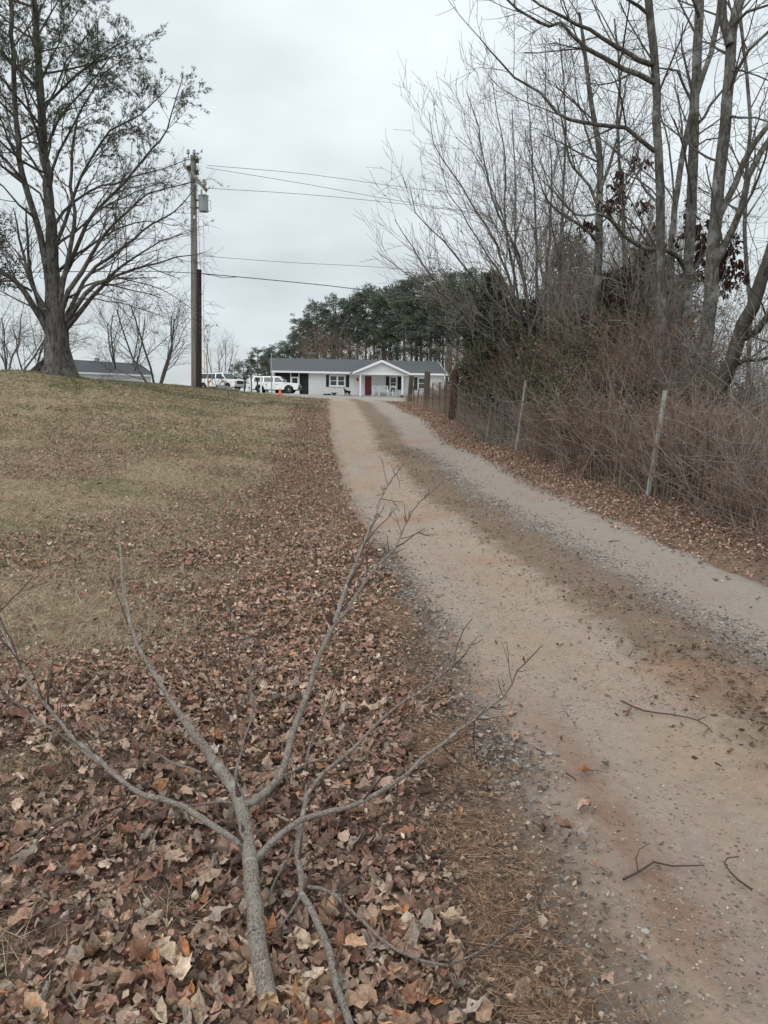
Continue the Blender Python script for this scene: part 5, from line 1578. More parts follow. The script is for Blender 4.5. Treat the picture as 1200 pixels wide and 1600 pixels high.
foliage('withered_leaves', V, F, 4, [(.05, .026, .022), (.075, .04, .03), (.035, .022, .02)], dead_m, oak)
# ================================================================== WIRE FENCE
fence_m = plain('galvanised_wire', (.22, .205, .185), .6, .4, .2)
rust_m = plain('rusty_wire', (.10, .07, .055), .8, .2)
tpost_m = plain('grey_green_post_paint', (.30, .31, .28), .8, .3, var=.25, sc=12)
k = NT('old_post_wood', .95, .1)
o = k.obj(); gr = k.noise(k.map(o, (22, 22, 1.2)), 1, 5, .7)
k.col(k.mix(k.mr(gr, .35, .65), (.045, .036, .03), (.16, .135, .115))); k.bump(gr, .9, .02); oldpost = k.m
k = NT('brown_post_wood', .95, .1)
o = k.obj(); gr = k.noise(k.map(o, (22, 22, 1.2)), 1, 5, .7)
k.col(k.mix(k.mr(gr, .35, .65), (.035, .022, .017), (.115, .07, .052))); k.bump(gr, .9, .02); brownpost = k.m
fz = g1(fx(6), 6)
fence = thing('wire_fence', (fx(6), 6, fz), 'sagging woven wire fence with mixed posts along the right side of the driveway', 'fence')
FO = Vector((fx(6), 6, fz))
fys = np.concatenate([np.arange(5.5, 30, .15), np.arange(30, 44, .3)])
fxs = np.array([fx(y) for y in fys]); fxs = np.convolve(np.pad(fxs, 12, mode='edge'), np.ones(25) / 25, 'valid')
def fxx(y): return float(np.interp(y, fys, fxs))
fgz = G(fxs, fys)
heights = [.08, .22, .37, .53, .70, .88, 1.08]
sag = lambda y, h: -.05 * h * math.sin(y * .9) + .03 * math.sin(y * 2.3 + h * 3)
for hh in heights:
    P = np.stack([fxs + .02 * np.sin(fys * 1.3 + hh) - FO.x, fys - FO.y, fgz + hh + np.array([sag(y, hh) for y in fys]) - FO.z], 1)[::3]
    tubes('line_wire', [(P, np.full(len(P), .0044 if hh > 1 else .0033))], fence_m, fence, lambda r: 4)
stay = tube_np([(np.array([(0, 0, .06), (0.005, 0, .4), (-.004, 0, .75), (0, 0, 1.09)]), np.full(4, .0027))], lambda r: 3)
stay_me = mesh_np('stay_wire', stay[0], stay[1], fence_m, smooth=True)
cnt = 0
for y, x, z in list(zip(fys, fxs, fgz))[::1]:
    if y > 26 and cnt % 2: cnt += 1; continue
    if cnt > 280: break
    o = link('stay_wire', stay_me, fence, (x - FO.x + random.gauss(0, .006), y - FO.y, z - FO.z + random.gauss(0, .01)), (random.gauss(0, .03), random.gauss(0, .05), random.random() * 6))
    cnt += 1
def fpost(pb, pt, Y, r, mat, label, square=False, kind='post', Yt=None):
    a = at(pb[0], pb[1], Y); a.z = g1(a.x, a.y); b = at(pt[0], pt[1], Yt or Y)
    d = b - a; a0 = a - d * .08
    m = MB(); M = Matrix.Translation(a0 - FO) @ (b - a0).to_track_quat('Z', 'Y').to_matrix().to_4x4(); Lp = (b - a0).length
    if square:   # steel T section with studs
        m.box(-r, r, -.004, .004, 0, Lp, M); m.box(-.004, .004, .0041, r * 1.2, 0, Lp, M)
        for i in range(int(Lp / .055)): m.box(-.008, .008, -.011, -.0042, .05 + i * .055, .07 + i * .055, M)
    else:
        pr = [(r * 1.05, 0), (r, Lp * .5), (r * .95, Lp - .03), (r * .8, Lp)]
        m.lathe(pr, 12, M)
    o = m.build(kind, mat, fence, smooth=False)
    o['label'] = label
    return o
fpost((1012, 778), (1040, 610), 10.5, .036, tpost_m, 'tall pale pipe post leaning right', False)
fpost((806, 707), (822, 595), 16.0, .024, tpost_m, 'thin leaning grey post before the green bushes', True)
fpost((760, 690), (773, 604), 20.0, .024, tpost_m, 'thin leaning grey post beside the dark cedar', True)
fpost((706, 655), (712, 577), 24.3, .115, brownpost, 'thick dark brown wooden post')
fpost((666, 636), (668, 580), 33.0, .13, oldpost, 'weathered grey wooden post')
fpost((640, 628), (643, 587), 42.0, .13, oldpost, 'farthest wooden post, pale and split')
fpost((1107, 800), (1105, 655), 9.6, .012, rust_m, 'thin rusty rod in the right part of the fence')
for px, y0, y1, Y in ((652, 630, 600, 38), (676, 640, 598, 31), (686, 645, 597, 29), (694, 648, 592, 27.5), (726, 664, 606, 24), (647, 628, 604, 40)):
    fpost((px, y0), (px + random.uniform(-2, 4), y1), Y, .03, oldpost, 'thin rough wooden stake between the thick posts')

# ================================================================== GROUND COVER NEAR THE CAMERA
def leaf_variant(seed, lobes, curl, detail=2):
    rs = np.random.RandomState(seed)
    n = 18 if detail == 2 else (9 if detail == 1 else 5)
    ang = np.linspace(0, 2 * math.pi, n, endpoint=False) + rs.normal(0, .08, n)
    if detail == 2:
        r = .5 * (1 - .30 * np.abs(np.sin(ang * lobes / 2 + .3)) ** 1.0) * (1 + .25 * np.cos(ang)) * rs.uniform(.70 if seed % 2 else .88, 1.14, n)
    else:
        r = .5 * rs.uniform(.62, 1.1, n) * (1 + .3 * np.cos(ang))
    asp = rs.uniform(.38, .95)
    out = np.stack([r * np.cos(ang), r * np.sin(ang) * asp, np.zeros(n)], 1)
    ph = rs.uniform(0, 6.28, 4)
    def bend(v):
        v = v.copy(); x, y = v[:, 0].copy(), v[:, 1].copy()
        z = curl * (np.abs(y) * 1.1 * rs_c + x * x * rs_d)
        z = z + .10 * np.sin(x * 9 + ph[0]) * np.cos(y * 8 + ph[1]) + .06 * np.sin(x * 19 + y * 14 + ph[2]) + rs.normal(0, .02, len(x))
        v[:, 2] = z; v[:, 1] = y * (1 - .35 * curl * np.abs(y)); return v
    rs_c = rs.choice([-1, 1, 1]) * rs.uniform(.3, 1.1); rs_d = rs.uniform(-1.2, 1.4)
    if detail == 2:
        V = np.concatenate([[[0, 0, 0]], out * .5, out]); V = bend(V); V[0, 2] -= .03
        F = []
        for i in range(n):
            j = (i + 1) % n
            F += [(0, 1 + i, 1 + j), (1 + i, 1 + n + i, 1 + n + j), (1 + i, 1 + n + j, 1 + j)]
    else:
        V = np.concatenate([[[0, 0, 0]], out]); V = bend(V)
        F = [(0, 1 + i, 1 + (i + 1) % n) for i in range(n)]
    return V, np.array(F)

def scatter_region(n, x0, x1, y0, y1, weight, power=1.0):
    x = RNG.uniform(x0, x1, n); y = y0 + (y1 - y0) * RNG.uniform(0, 1, n) ** power
    # only what lies near the camera's view
    ok = (np.abs(x) < (y + .8) * .62 + .35)
    x, y = x[ok], y[ok]
    w = weight(x, y); ok = RNG.uniform(0, 1, len(x)) < w
    return x[ok], y[ok]

leaf_cols = [(.41, .285, .225), (.32, .215, .165), (.31, .165, .12), (.46, .25, .14), (.53, .43, .345), (.17, .115, .088), (.48, .355, .275), (.37, .31, .265), (.38, .23, .17)]
leaf_w = [3, 3, 2.0, .35, 1.6, 1.6, 2.6, 1.0, 2.0]
red_w = [2.4, 1.8, 2.8, .35, 1.2, 1.2, 1.8, .5, 3.6]
k = NT('dead_leaves', .82, .22)
t_ = k.attr('tint', 'Color'); o = k.geo()
nz = k.noise(o, 55, 4, .75); vein = k.vor(o, 90, 'Distance')
c = k.mix(k.mr(nz, .3, .7), k.mix(1., t_, (.60, .56, .54), 'MULTIPLY'), k.mix(1., t_, (1.3, 1.28, 1.24), 'MULTIPLY'))
bf = k.n('ShaderNodeNewGeometry').outputs['Backfacing']
c = k.mix(k.math('MULTIPLY', bf, .45), c, (.30, .255, .21))
ay = k.math('ABSOLUTE', k.attr('ly')); ax_ = k.attr('lx')
rib = k.mr(ay, .004, .018, 1, 0)
side = k.math('ABSOLUTE', k.math('SUBTRACT', k.math('FRACT', k.math('MULTIPLY', k.math('SUBTRACT', ax_, ay), 7.)), .5))
vein_m = k.math('MAXIMUM', rib, k.mr(side, .03, .10, .6, 0))
c = k.mix(k.math('MULTIPLY', vein_m, .5), c, k.mix(1., c, (1.45, 1.4, 1.3), 'MULTIPLY'))
k.col(c)
b1 = k.bump(vein_m, .5, .002)
k.bump(k.noise(o, 120, 4, .8), .8, .006, b1)
deadleaf = k.m

near3 = [leaf_variant(s, random.choice((1, 2, 3, 5, 5, 4)), c_, 2) for s, c_ in zip(range(200, 226), [.3, .6, .9, 1.2, .5, 1.5, .8, .4, 1.8, 1.0, .7, 1.3, .2, 2.2] * 2)]
mid2 = [leaf_variant(s, 5, c_, 1) for s, c_ in zip(range(300, 310), [.3, .6, .9, 1.2, .5, 1.6, .8, .4, 2.0, 1.0])]
far1 = [leaf_variant(s, 5, 1.0, 0) for s in range(400, 406)]

def lay(name, n, x0, x1, y0, y1, wfun, variants, size, tilt, pile, cols=None, wts=None, power=1.0, parent=None, mat=deadleaf, lo=.004):
    x, y = scatter_region(n, x0, x1, y0, y1, wfun, power)
    z = Gd(x, y) + lo + RNG.uniform(0, 1, len(x)) ** 1.5 * pile * (.4 + .6 * vnoise(x * 4, y * 4, 91)) * 1.3
    s = RNG.uniform(size[0], size[1], len(x)) * (1 + .35 * (RNG.uniform(0, 1, len(x)) > .9))
    col = palette(len(x), cols or leaf_cols, wts or leaf_w, .2)
    V, F, C, Lc = scatter(variants, np.stack([x, y, z], 1), rots(len(x), tilt), s, col * (1 + RNG.normal(0, .12, (len(x), 1))).clip(.6, 1.4))
    o = link(name, mesh_np(name, V, F, mat, col=C, smooth=variants is near3, attrs={'lx': Lc[:, 0], 'ly': Lc[:, 1]}), parent)
    print(name, len(x), 'tris', len(F))
    return o

GRASSY = [(low(40, 1215, 0).x, low(40, 1215, 0).y, .26, .40), (low(10, 1480, 0).x, low(10, 1480, 0).y, .12, .18), (low(190, 990, 0).x, low(190, 990, 0).y, .5, .55), (low(60, 960, 0).x, low(60, 960, 0).y, .8, .6), (low(270, 1420, 0).x, low(270, 1420, 0).y, .06, .07), (low(250, 900, 0).x, low(250, 900, 0).y, .7, .5)]
def full(x, y):
    w = litter_w(x, y); v = XL(y) - x
    k_ = (1 - sm(y, 2, 8)) * .30 + .08
    inner = sm(v + (fbm(x * 3, y * 3, 87, 2) - .5) * .3, k_ - .16, k_ + .12)
    w = np.where(v > -.6, w * np.maximum(inner, .035 * (y < 12)), w)
    for a_, b_, sx, sy in GRASSY:
        w = w * (1 - .76 * np.exp(-(((x - a_) / sx) ** 2 + ((y - b_) / sy) ** 2) * 1.0))
    return w
# individual large leaves lying on top nearest the camera
ind_me = {}
cnt = 0
xs, ys = scatter_region(1500, -2.2, .62, 1.35, 3.7, full, 1.3)
order = np.argsort(np.hypot(xs, ys))[:285]
tints = [(.35, .24, .175), (.27, .19, .14), (.45, .22, .11), (.48, .385, .30), (.25, .14, .10), (.31, .27, .235), (.52, .36, .25)]
for idx in order:
    kx = (random.randrange(26), random.choices(range(7), [3, 3, 1.1, 1.6, 2, 1.0, .8])[0])
    if kx not in ind_me:
        v, f = near3[kx[0]]
        ind_me[kx] = mesh_np('leaf', v, f, deadleaf, col=np.tile(tints[kx[1]], (len(v), 1)), smooth=False)
    s = random.uniform(.055, .105)
    x, y = xs[idx], ys[idx]
    link('leaf', ind_me[kx], ground, (x, y, g1(x, y) + random.uniform(.022, .05)), (random.gauss(0, .3), random.gauss(0, .3), random.random() * 6.28), s)
lit1 = lay('leaf_litter', 11000, -3.2, .8, 1.0, 3.9, full, near3, (.028, .085), .5, .045, parent=ground)
lit2 = lay('leaf_litter', 74000, -6.5, 1.0, 3.4, 9.0, lambda x, y: full(x, y) ** 1.35 * (1 - sm(y, 6.4, 9.0)), mid2, (.022, .060), .45, .032, wts=[2.4, 2.4, 2.6, .4, 1.0, 1.8, 1.6, .9, 2.6], parent=ground)
lit3 = lay('leaf_litter', 120000, -11, 6, 5.8, 17, lambda x, y: np.clip(full(x, y) * 1.25, 0, 1) * sm(y, 6.0, 8.8), far1, (.026, .062), .36, .03, wts=red_w, parent=ground)
lit4 = lay('leaf_litter', 90000, -14, 8, 15, 40, full, far1, (.045, .085), .35, .025, wts=red_w, parent=ground)
lit0 = lay('leaf_crumbs', 26000, -3.2, .9, 1.1, 4.6, full, far1, (.012, .036), .5, .05, parent=ground)
lit0['kind'] = 'stuff'
# crumbs, straw and needles at the foot of the driveway and along its left edge
def edge_band(x, y):
    u = x - XL(y); return np.exp(-((u + .26) / .27) ** 2) * (1 - .5 * sm(y, 4, 9))
lit5 = lay('leaf_litter', 80000, -1.2, 1.2, 1.1, 8.0, edge_band, far1, (.010, .030), .35, .014, cols=[(.26, .185, .135), (.34, .25, .19), (.18, .125, .09), (.42, .33, .26)], wts=[1, 1, .8, .6], parent=ground, lo=.003, power=1.4)
def center_band(x, y):
    u = x - XL(y); return np.exp(-((u - 1.5) / .34) ** 2) * (.35 + .9 * (fbm(x * 1.2, y * 1.2, 15, 2) > .5)) * .8 + .03
lit6 = lay('leaf_litter', 60000, -3, 5, 3.0, 24, center_band, far1, (.016, .042), .3, .006, cols=[(.17, .115, .08), (.24, .165, .115), (.12, .08, .055), (.30, .22, .16)], wts=[1, 1, 1, .5], parent=driveway, lo=.012, power=1.3)
for o in (lit1, lit2, lit3, lit4, lit5, lit6): o['kind'] = 'stuff'; 
lit5.name = 'leaf_crumbs'; lit6.name = 'leaf_crumbs'

# pine straw
x, y = scatter_region(70000, -.9, 1.2, 1.1, 6.0, lambda x, y: np.exp(-((x - XL(y) + .30) / .26) ** 2) * sm(fbm(x * 2.2, y * 2.2, 8, 2), .38, .55), 1.2)
P = np.stack([x, y, G(x, y) + RNG.uniform(.006, .03, len(x))], 1)
a = fbm(x * 1.5, y * 1.5, 99, 2) * 12 + RNG.normal(0, .7, len(x))
V, F = blades(P, unit(np.stack([np.cos(a), np.sin(a), RNG.normal(0, .12, len(a))], 1)), RNG.uniform(.05, .12, len(a)), RNG.uniform(.0014, .0026, len(a)))
o = foliage('pine_straw', V, F, 3, [(.40, .25, .165), (.48, .33, .23), (.30, .18, .12)], dead_m, ground); o['kind'] = 'stuff'

# ------------------------------------------------------------------ grass
straw_cols = [(.44, .365, .25), (.37, .295, .20), (.52, .44, .31), (.29, .22, .145), (.41, .31, .215)]
green_cols = [(.12, .155, .065), (.165, .20, .085), (.10, .12, .055), (.24, .23, .12)]
grass_m = leafy('grass_blades', .8, .2, False)
def grass(name, n, x0, x1, y0, y1, wfun, L, W, up=.5, power=1.0, gmul=1.0, parent=None, cols=None):
    x, y = scatter_region(n, x0, x1, y0, y1, wfun, power)
    P = np.stack([x, y, G(x, y) - .004 + 0 * x], 1)
    D = unit(RNG.normal(0, 1, (len(x), 3)) * np.array([1, 1, .35]) + np.array([0, 0, up]))
    D[:, 2] = np.abs(D[:, 2])
    Lr = RNG.uniform(L[0], L[1], len(x)); Wr = RNG.uniform(W[0], W[1], len(x))
    V, F = blades(P, D, Lr, Wr)
    g = RNG.uniform(0, 1, len(x)) < green_w(x, y) * gmul
    c = np.where(g[:, None], palette(len(x), green_cols), palette(len(x), cols or straw_cols))
    o = link(name, mesh_np(name, V, F, grass_m, col=np.repeat(c, 3, axis=0)), parent)
    o['kind'] = 'stuff'; print(name, len(x))
    return o
lawn_w = lambda x, y: ((x < XL(y) - .15) * (1 - .55 * litter_w(x, y)) * np.where(y < 5.5, .10 + .9 * sm(fbm(x * 1.1, y * 1.1, 44, 3), .5, .66), 1.0))
g1_ = grass('lawn_grass', 110000, -6.5, .6, 1.4, 8, lawn_w, (.03, .09), (.0018, .0042), .45, 1.2, .8, ground)
px0 = low(60, 1220, 0)
def patchw(x, y):
    w = 0
    for a_, b_, sx, sy in GRASSY: w = np.maximum(w, np.exp(-(((x - a_) / sx) ** 2 + ((y - b_) / sy) ** 2) * .8))
    return w
g0_ = grass('lawn_grass', 95000, -4.2, -.1, 1.5, 6.6, patchw, (.05, .13), (.002, .0042), .6, 1, .35, ground, [(.50, .42, .29), (.42, .34, .23), (.60, .51, .37), (.34, .26, .17)])
g2_ = grass('lawn_grass', 175000, -13, .2, 6.5, 18, lawn_w, (.04, .12), (.005, .011), .42, 1.2, .9, ground)
g3_ = grass('lawn_grass', 150000, -20, -.8, 16, 42, lawn_w, (.06, .15), (.013, .028), .4, 1.1, 1.0, ground)
verge = lambda x, y: (x > XL(y) + DW + .15) * np.clip(.10 + .9 * sm(x - XL(y) - DW, .5, 1.3) * sm(fbm(x * 1.3, y * 1.3, 55, 2), .35, .6), 0, 1)
g4_ = grass('verge_grass', 26000, 1, 9, 6.5, 26, verge, (.06, .20), (.004, .009), .8, 1.0, .9, ground)
fieldw = lambda x, y: (x > np.interp(y, fys, fxs) + .3) * 1.0
g5_ = grass('field_grass', 70000, 3, 30, 7, 40, fieldw, (.15, .5), (.006, .016), 1.1, 1.5, .25, ground)
# green tufts
def tufts(n, x0, x1, y0, y1, wfun, L, cols, per=26, W=(.002, .004)):
    x, y = scatter_region(n, x0, x1, y0, y1, wfun)
    X = np.repeat(x, per) + RNG.normal(0, .03, len(x) * per); Y = np.repeat(y, per) + RNG.normal(0, .03, len(x) * per)
    P = np.stack([X, Y, G(X, Y)], 1); D = unit(np.stack([(X - np.repeat(x, per)) * 9, (Y - np.repeat(y, per)) * 9, np.ones(len(X)) * .75], 1) + RNG.normal(0, .25, (len(X), 3)))
    V, F = blades(P, D, RNG.uniform(L[0], L[1], len(X)), RNG.uniform(W[0], W[1], len(X)))
    o = foliage('grass_tufts', V, F, 3, cols, grass_m, ground); o['kind'] = 'stuff'
tufts(60, -3.6, .3, 1.5, 8, lambda x, y: (x < XL(y) - .3) * .8, (.06, .14), green_cols)
tufts(70, 2.4, 4, 9, 22, lambda x, y: (x > XL(y) + DW + .55) * .9, (.08, .2), green_cols, W=(.005, .009))

# dry straw weeds standing along the fence: clumps are things of their own
dry = [(.23, .165, .125), (.28, .205, .15), (.18, .12, .09), (.36, .28, .20)]
def weed_proto(seed, H, n, name, cols, spread=.3):
    rs = np.random.RandomState(seed)
    t = thing(name, (0, 0, -200), '', 'weeds')
    b = RNG.normal(0, spread, (n, 2)); st = []
    for i in range(n):
        h = H * rs.uniform(.55, 1.0); l = rs.normal(0, .30, 2) * h
        p0 = np.array([b[i, 0], b[i, 1], -.03])
        st.append((np.array([p0, p0 + (l[0] * .35 + rs.normal(0, .05), l[1] * .35 + rs.normal(0, .05), h * .5), p0 + (l[0] * 1.4, l[1] * 1.4, h)]), np.array([.0035, .003, .0018])))
    V, F, _, _ = tube_np(st, lambda r: 3)
    P, D = [], []
    for p, r in st:
        for j in range(16):
            f = rs.uniform(.3, 1.0); q = p[1] + (p[2] - p[1]) * (f * 2 - 1) if f > .5 else p[0] + (p[1] - p[0]) * f * 2
            P.append(q); D.append(rs.normal(0, 1, 3) * (1, 1, .6) + (0, 0, .5))
    c = np.repeat(palette(n, cols), 9, axis=0)
    link('stems', mesh_np('stems', V, F, grass_m, col=c), t)
    P = np.array(P); V, F = blades(P, unit(np.array(D)), RNG.uniform(.06, .2, len(P)), RNG.uniform(.003, .007, len(P)))
    foliage('dry_leaves', V, F, 3, cols, dead_m, t)
    return t
wA = weed_proto(1, 1.35, 85, 'weed_clump', dry, .28); wB = weed_proto(2, 1.15, 75, 'weed_clump', [(.34, .27, .19), (.40, .32, .22), (.27, .20, .14)], .32)
random.seed(9)
def place_w(proto, spots, label, group):
    for i, (x, y, s) in enumerate(spots):
        o = proto if i == 0 else copy_tree(proto)
        o.location = (x, y, g1(x, y)); o.scale = (s, s, s * random.uniform(.85, 1.1)); o.rotation_euler = (0, 0, random.random() * 6.28)
        o['label'] = label; o['group'] = group
sa_ = [(fxx(y) + random.uniform(.22, 1.3), y, random.uniform(.8, 1.08) * (.62 if y < 9.3 else 1)) for y in np.arange(7.4, 15.5, .3)]
place_w(wA, sa_, 'reddish dry weed clump standing behind the wire fence', 'dry weeds behind the fence')
sb_ = [(fxx(y) + random.uniform(1.2, 4.0), y, random.uniform(.4, .62)) for y in np.arange(7.6, 12, .24)]
place_w(wB, sb_, 'tan dry weed clump at the edge of the field', 'tan weeds of the field edge')
random.seed(33)
twig_tan = plain('tan_pink_twigs', (.30, .22, .175), .9, .1)
br_ = shrub_proto(52, 1.45, 30, 26, twig_tan, [(.24, .16, .12), (.30, .215, .16), (.19, .12, .09)], 900, 'briar_bush', (.05, .018))
place_sh(br_, [(fxx(y) + random.uniform(.12, 1.4) + (.55 if y > 13 else .12), y, random.uniform(.75, 1.0) * (.7 if y < 10 else 1), random.uniform(.85, 1.15)) for y in np.arange(8.6, 17, .34)], 'tangled tan briar bush pressed against the wire fence', 'briars along the wire fence', False)
wC = copy_tree(wB)
sc_ = [(fxx(y) + random.uniform(-.25, .5), y, random.uniform(.3, .55)) for y in list(np.arange(23, 46, .9))]
place_w(wC, sc_, 'short pale grass clump at the foot of the wooden fence posts', 'pale grass clumps by the wooden posts')
# hanging vines and leaning dead stems through the fence
vines = []
for i in range(230):
    y = random.uniform(8, 22); x = fxx(y) + random.uniform(-.03, .6); z = g1(x, y)
    p = Vector((x, y, z)); grow(vines, p, Vector((random.gauss(0, .4), random.gauss(0, .4), 1)).normalized(), random.uniform(.8, 2.0), random.uniform(.004, .009), 1, dict(hard, wander=.3, lmin=.2, dens=1.6))
b0 = Vector((fxx(14) + .2, 14, g1(fxx(14), 14)))
vt = thing('vine_tangle', b0, 'tangle of pale leafless vines climbing through the wire fence', 'vines'); tubes('stems', subtract(vines, b0), twig_grey, vt)

# ------------------------------------------------------------------ gravel
def rock_var(seed):
    rs = np.random.RandomState(seed)
    g = (1 + 5 ** .5) / 2
    V = np.array([(-1, g, 0), (1, g, 0), (-1, -g, 0), (1, -g, 0), (0, -1, g), (0, 1, g), (0, -1, -g), (0, 1, -g), (g, 0, -1), (g, 0, 1), (-g, 0, -1), (-g, 0, 1)], float) / 1.9
    F = np.array([(0, 11, 5), (0, 5, 1), (0, 1, 7), (0, 7, 10), (0, 10, 11), (1, 5, 9), (5, 11, 4), (11, 10, 2), (10, 7, 6), (7, 1, 8), (3, 9, 4), (3, 4, 2), (3, 2, 6), (3, 6, 8), (3, 8, 9), (4, 9, 5), (2, 4, 11), (6, 2, 10), (8, 6, 7), (9, 8, 1)])
    V = V * rs.uniform(.65, 1.15, (12, 1)) * np.array([rs.uniform(.4, .6), rs.uniform(.3, .5), rs.uniform(.18, .34)])
    return V, F
rv = [rock_var(i) for i in range(12)]
k = NT('gravel_stone', .9, .2); t_ = k.attr('tint', 'Color')
k.col(k.mix(k.mr(k.noise(k.geo(), 180, 3), .3, .7), k.mix(1., t_, (.75, .75, .75), 'MULTIPLY'), k.mix(1., t_, (1.2, 1.2, 1.2), 'MULTIPLY')))
gravel_m = k.m
gcols = [(.22, .205, .185), (.16, .148, .134), (.29, .268, .24), (.24, .20, .165), (.11, .102, .094), (.38, .345, .305)]
gw = [2, 2, 1.6, 1.6, 1, .6]
def oct_var(seed):
    rs = np.random.RandomState(seed)
    V = np.array([(1, 0, 0), (-1, 0, 0), (0, 1, 0), (0, -1, 0), (0, 0, 1), (0, 0, -1)], float) * .5
    V = V * rs.uniform(.6, 1.2, (6, 1)) + rs.normal(0, .08, (6, 3)); V[:, 2] *= rs.uniform(.45, .7)
    return V, np.array([(0, 2, 4), (2, 1, 4), (1, 3, 4), (3, 0, 4), (2, 0, 5), (1, 2, 5), (3, 1, 5), (0, 3, 5)])
ov = [oct_var(i + 40) for i in range(12)]
def gravel(n, y0, y1, uc, us, size, patch, variants, name='gravel', cols=None, flat=.06, pw=1.7):
    """stones in a band round u=uc, thinning away from it and away from the camera"""
    y = y0 * (y1 / y0) ** RNG.uniform(0, 1, n); u = uc + RNG.normal(0, us, n)
    x = XL(y) + u
    ok = (np.abs(x) < (y + .8) * .60 + .3); x, y, u = x[ok], y[ok], u[ok]
    sc, lo, hi, sd = patch
    ok = RNG.uniform(0, 1, len(x)) < sm(fbm(x * sc, y * sc, sd, 3), lo, hi) * .93 + .07
    x, y = x[ok], y[ok]
    s = size[0] * (size[1] / size[0]) ** (RNG.uniform(0, 1, len(x)) ** pw) * np.interp(y, [1, 4, 12], [1, 1, 1.5])
    z = Gd(x, y) + s * flat
    V, F, C, _ = scatter(variants, np.stack([x, y, z], 1), rots(len(x), .35), s, palette(len(x), cols or gcols, gw, .2))
    o = link(name, mesh_np(name, V, F, gravel_m, col=C, smooth=False), driveway); o['kind'] = 'stuff'
    print(name, len(x), len(F))
gravel(12000, 1.1, 9, -.02, .11, (.008, .032), (1.3, .40, .60, 13), rv, pw=1.5)
gravel(9000, 1.1, 7, .06, .30, (.005, .018), (1.3, .3, .6, 14), ov)
gravel(11000, 2.6, 20, 2.0, .15, (.008, .030), (.9, .38, .60, 17), rv)
gravel(14000, 2.2, 20, 1.75, .32, (.006, .020), (.9, .25, .6, 18), ov, cols=[(.20, .15, .11), (.26, .20, .15), (.32, .30, .275), (.15, .11, .085), (.105, .10, .098), (.36, .32, .27)])
gravel(34000, 1.3, 14, .95, .55, (.004, .017), (1.5, .34, .62, 19), ov, cols=[(.26, .215, .17), (.20, .165, .135), (.36, .32, .27), (.29, .225, .165), (.14, .12, .10), (.42, .38, .33)])
gravel(9000, 1.6, 14, 2.55, .3, (.004, .012), (1.5, .5, .7, 23), ov)
def gb1(x, y):
    u = x - XL(y); return .75 * np.exp(-((u - .02) / .17) ** 2) * sm(fbm(x * 1.3, y * 1.3, 13, 3), .36, .54) + .012
# single stones one can pick out on the near driveway
big_st = [mesh_np('stone', v, f, gravel_m, col=np.tile(gcols[i % 6], (len(v), 1))) for i, (v, f) in enumerate(rv)]
xs, ys = scatter_region(900, -.3, 2.0, 1.3, 3.6, lambda x, y: gb1(x, y), 1.0)
for x, y in list(zip(xs, ys))[:110]:
    s = random.uniform(.022, .042)
    link('stone', random.choice(big_st), driveway, (x, y, float(Gd(np.array([x]), np.array([y]))[0]) + s * .1), (random.gauss(0, .3), random.gauss(0, .3), random.random() * 6), s)

# ================================================================== BROKEN BRANCHES
k = NT('lichened_branch_bark', .9, .15)
o = k.geo(); al = k.attr('along')
nz = k.noise(o, 130, 4, .8); n2 = k.noise(o, 26, 3, .6)
nzl = k.noise(k.map(o, (260, 110, 260)), 1, 4, .75, .5)
c = k.mix(k.mr(nzl, .40, .60), (.09, .074, .062), (.36, .31, .265))
c = k.mix(k.mr(n2, .5, .62, 0, .55), c, (.31, .29, .24))
n1 = k.n('ShaderNodeTexNoise', noise_dimensions='1D'); n1.inputs['Scale'].default_value = 16; n1.inputs['Detail'].default_value = 2; k.l(al, n1.inputs['W'])
c = k.mix(k.mr(n1.outputs[0], .655, .675, 0, .7), c, k.mix(k.mr(nz, .4, .6), (.24, .23, .205), (.42, .40, .37)))
c = k.mix(k.mr(k.attr('rad'), .0045, .0022, 0, .85), c, (.085, .055, .045))
k.col(c); k.bump(nzl, 1., .005); branch_m = k.m
twigtip = plain('dark_twig_tips', (.075, .05, .042), .8, .2)
cutwood = plain('fresh_broken_wood', (.42, .29, .17), .8, .2, var=.3, sc=60)

def bl(pts, r0, r1, step=.05):
    Q = []
    for p in pts:
        v = low(*p)
        if v.y > 2.6:
            kk = float(sm(p[2], .12, .28)); y2 = v.y + kk * (2.6 + (v.y - 2.6) * .42 - v.y)
            v = Vector((0, 0, CAM_Z)) + (v - Vector((0, 0, CAM_Z))) * (y2 / v.y)
        Q.append(tuple(v))
    P = smooth_line(Q, step, .0018)
    return P, radii(len(P), r0, r1, .85)
def knobs(out, P, r, n=.0, L=(.03, .09)):
    tot = np.linalg.norm(np.diff(P, axis=0), axis=1).sum()
    for _ in range(int(tot * n)):
        i = random.randrange(1, len(P) - 1); d = Vector(P[i + 1] - P[i]).normalized()
        q = (d * .8 + perp(d)).normalized(); p = Vector(P[i]); Lk = random.uniform(*L)
        out.append((np.array([tuple(p), tuple(p + q * Lk * .5), tuple(p + q * Lk + Vector((0, 0, .01)))]), np.array([max(r[i] * .5, .0018), max(r[i] * .4, .0015), .0009])))

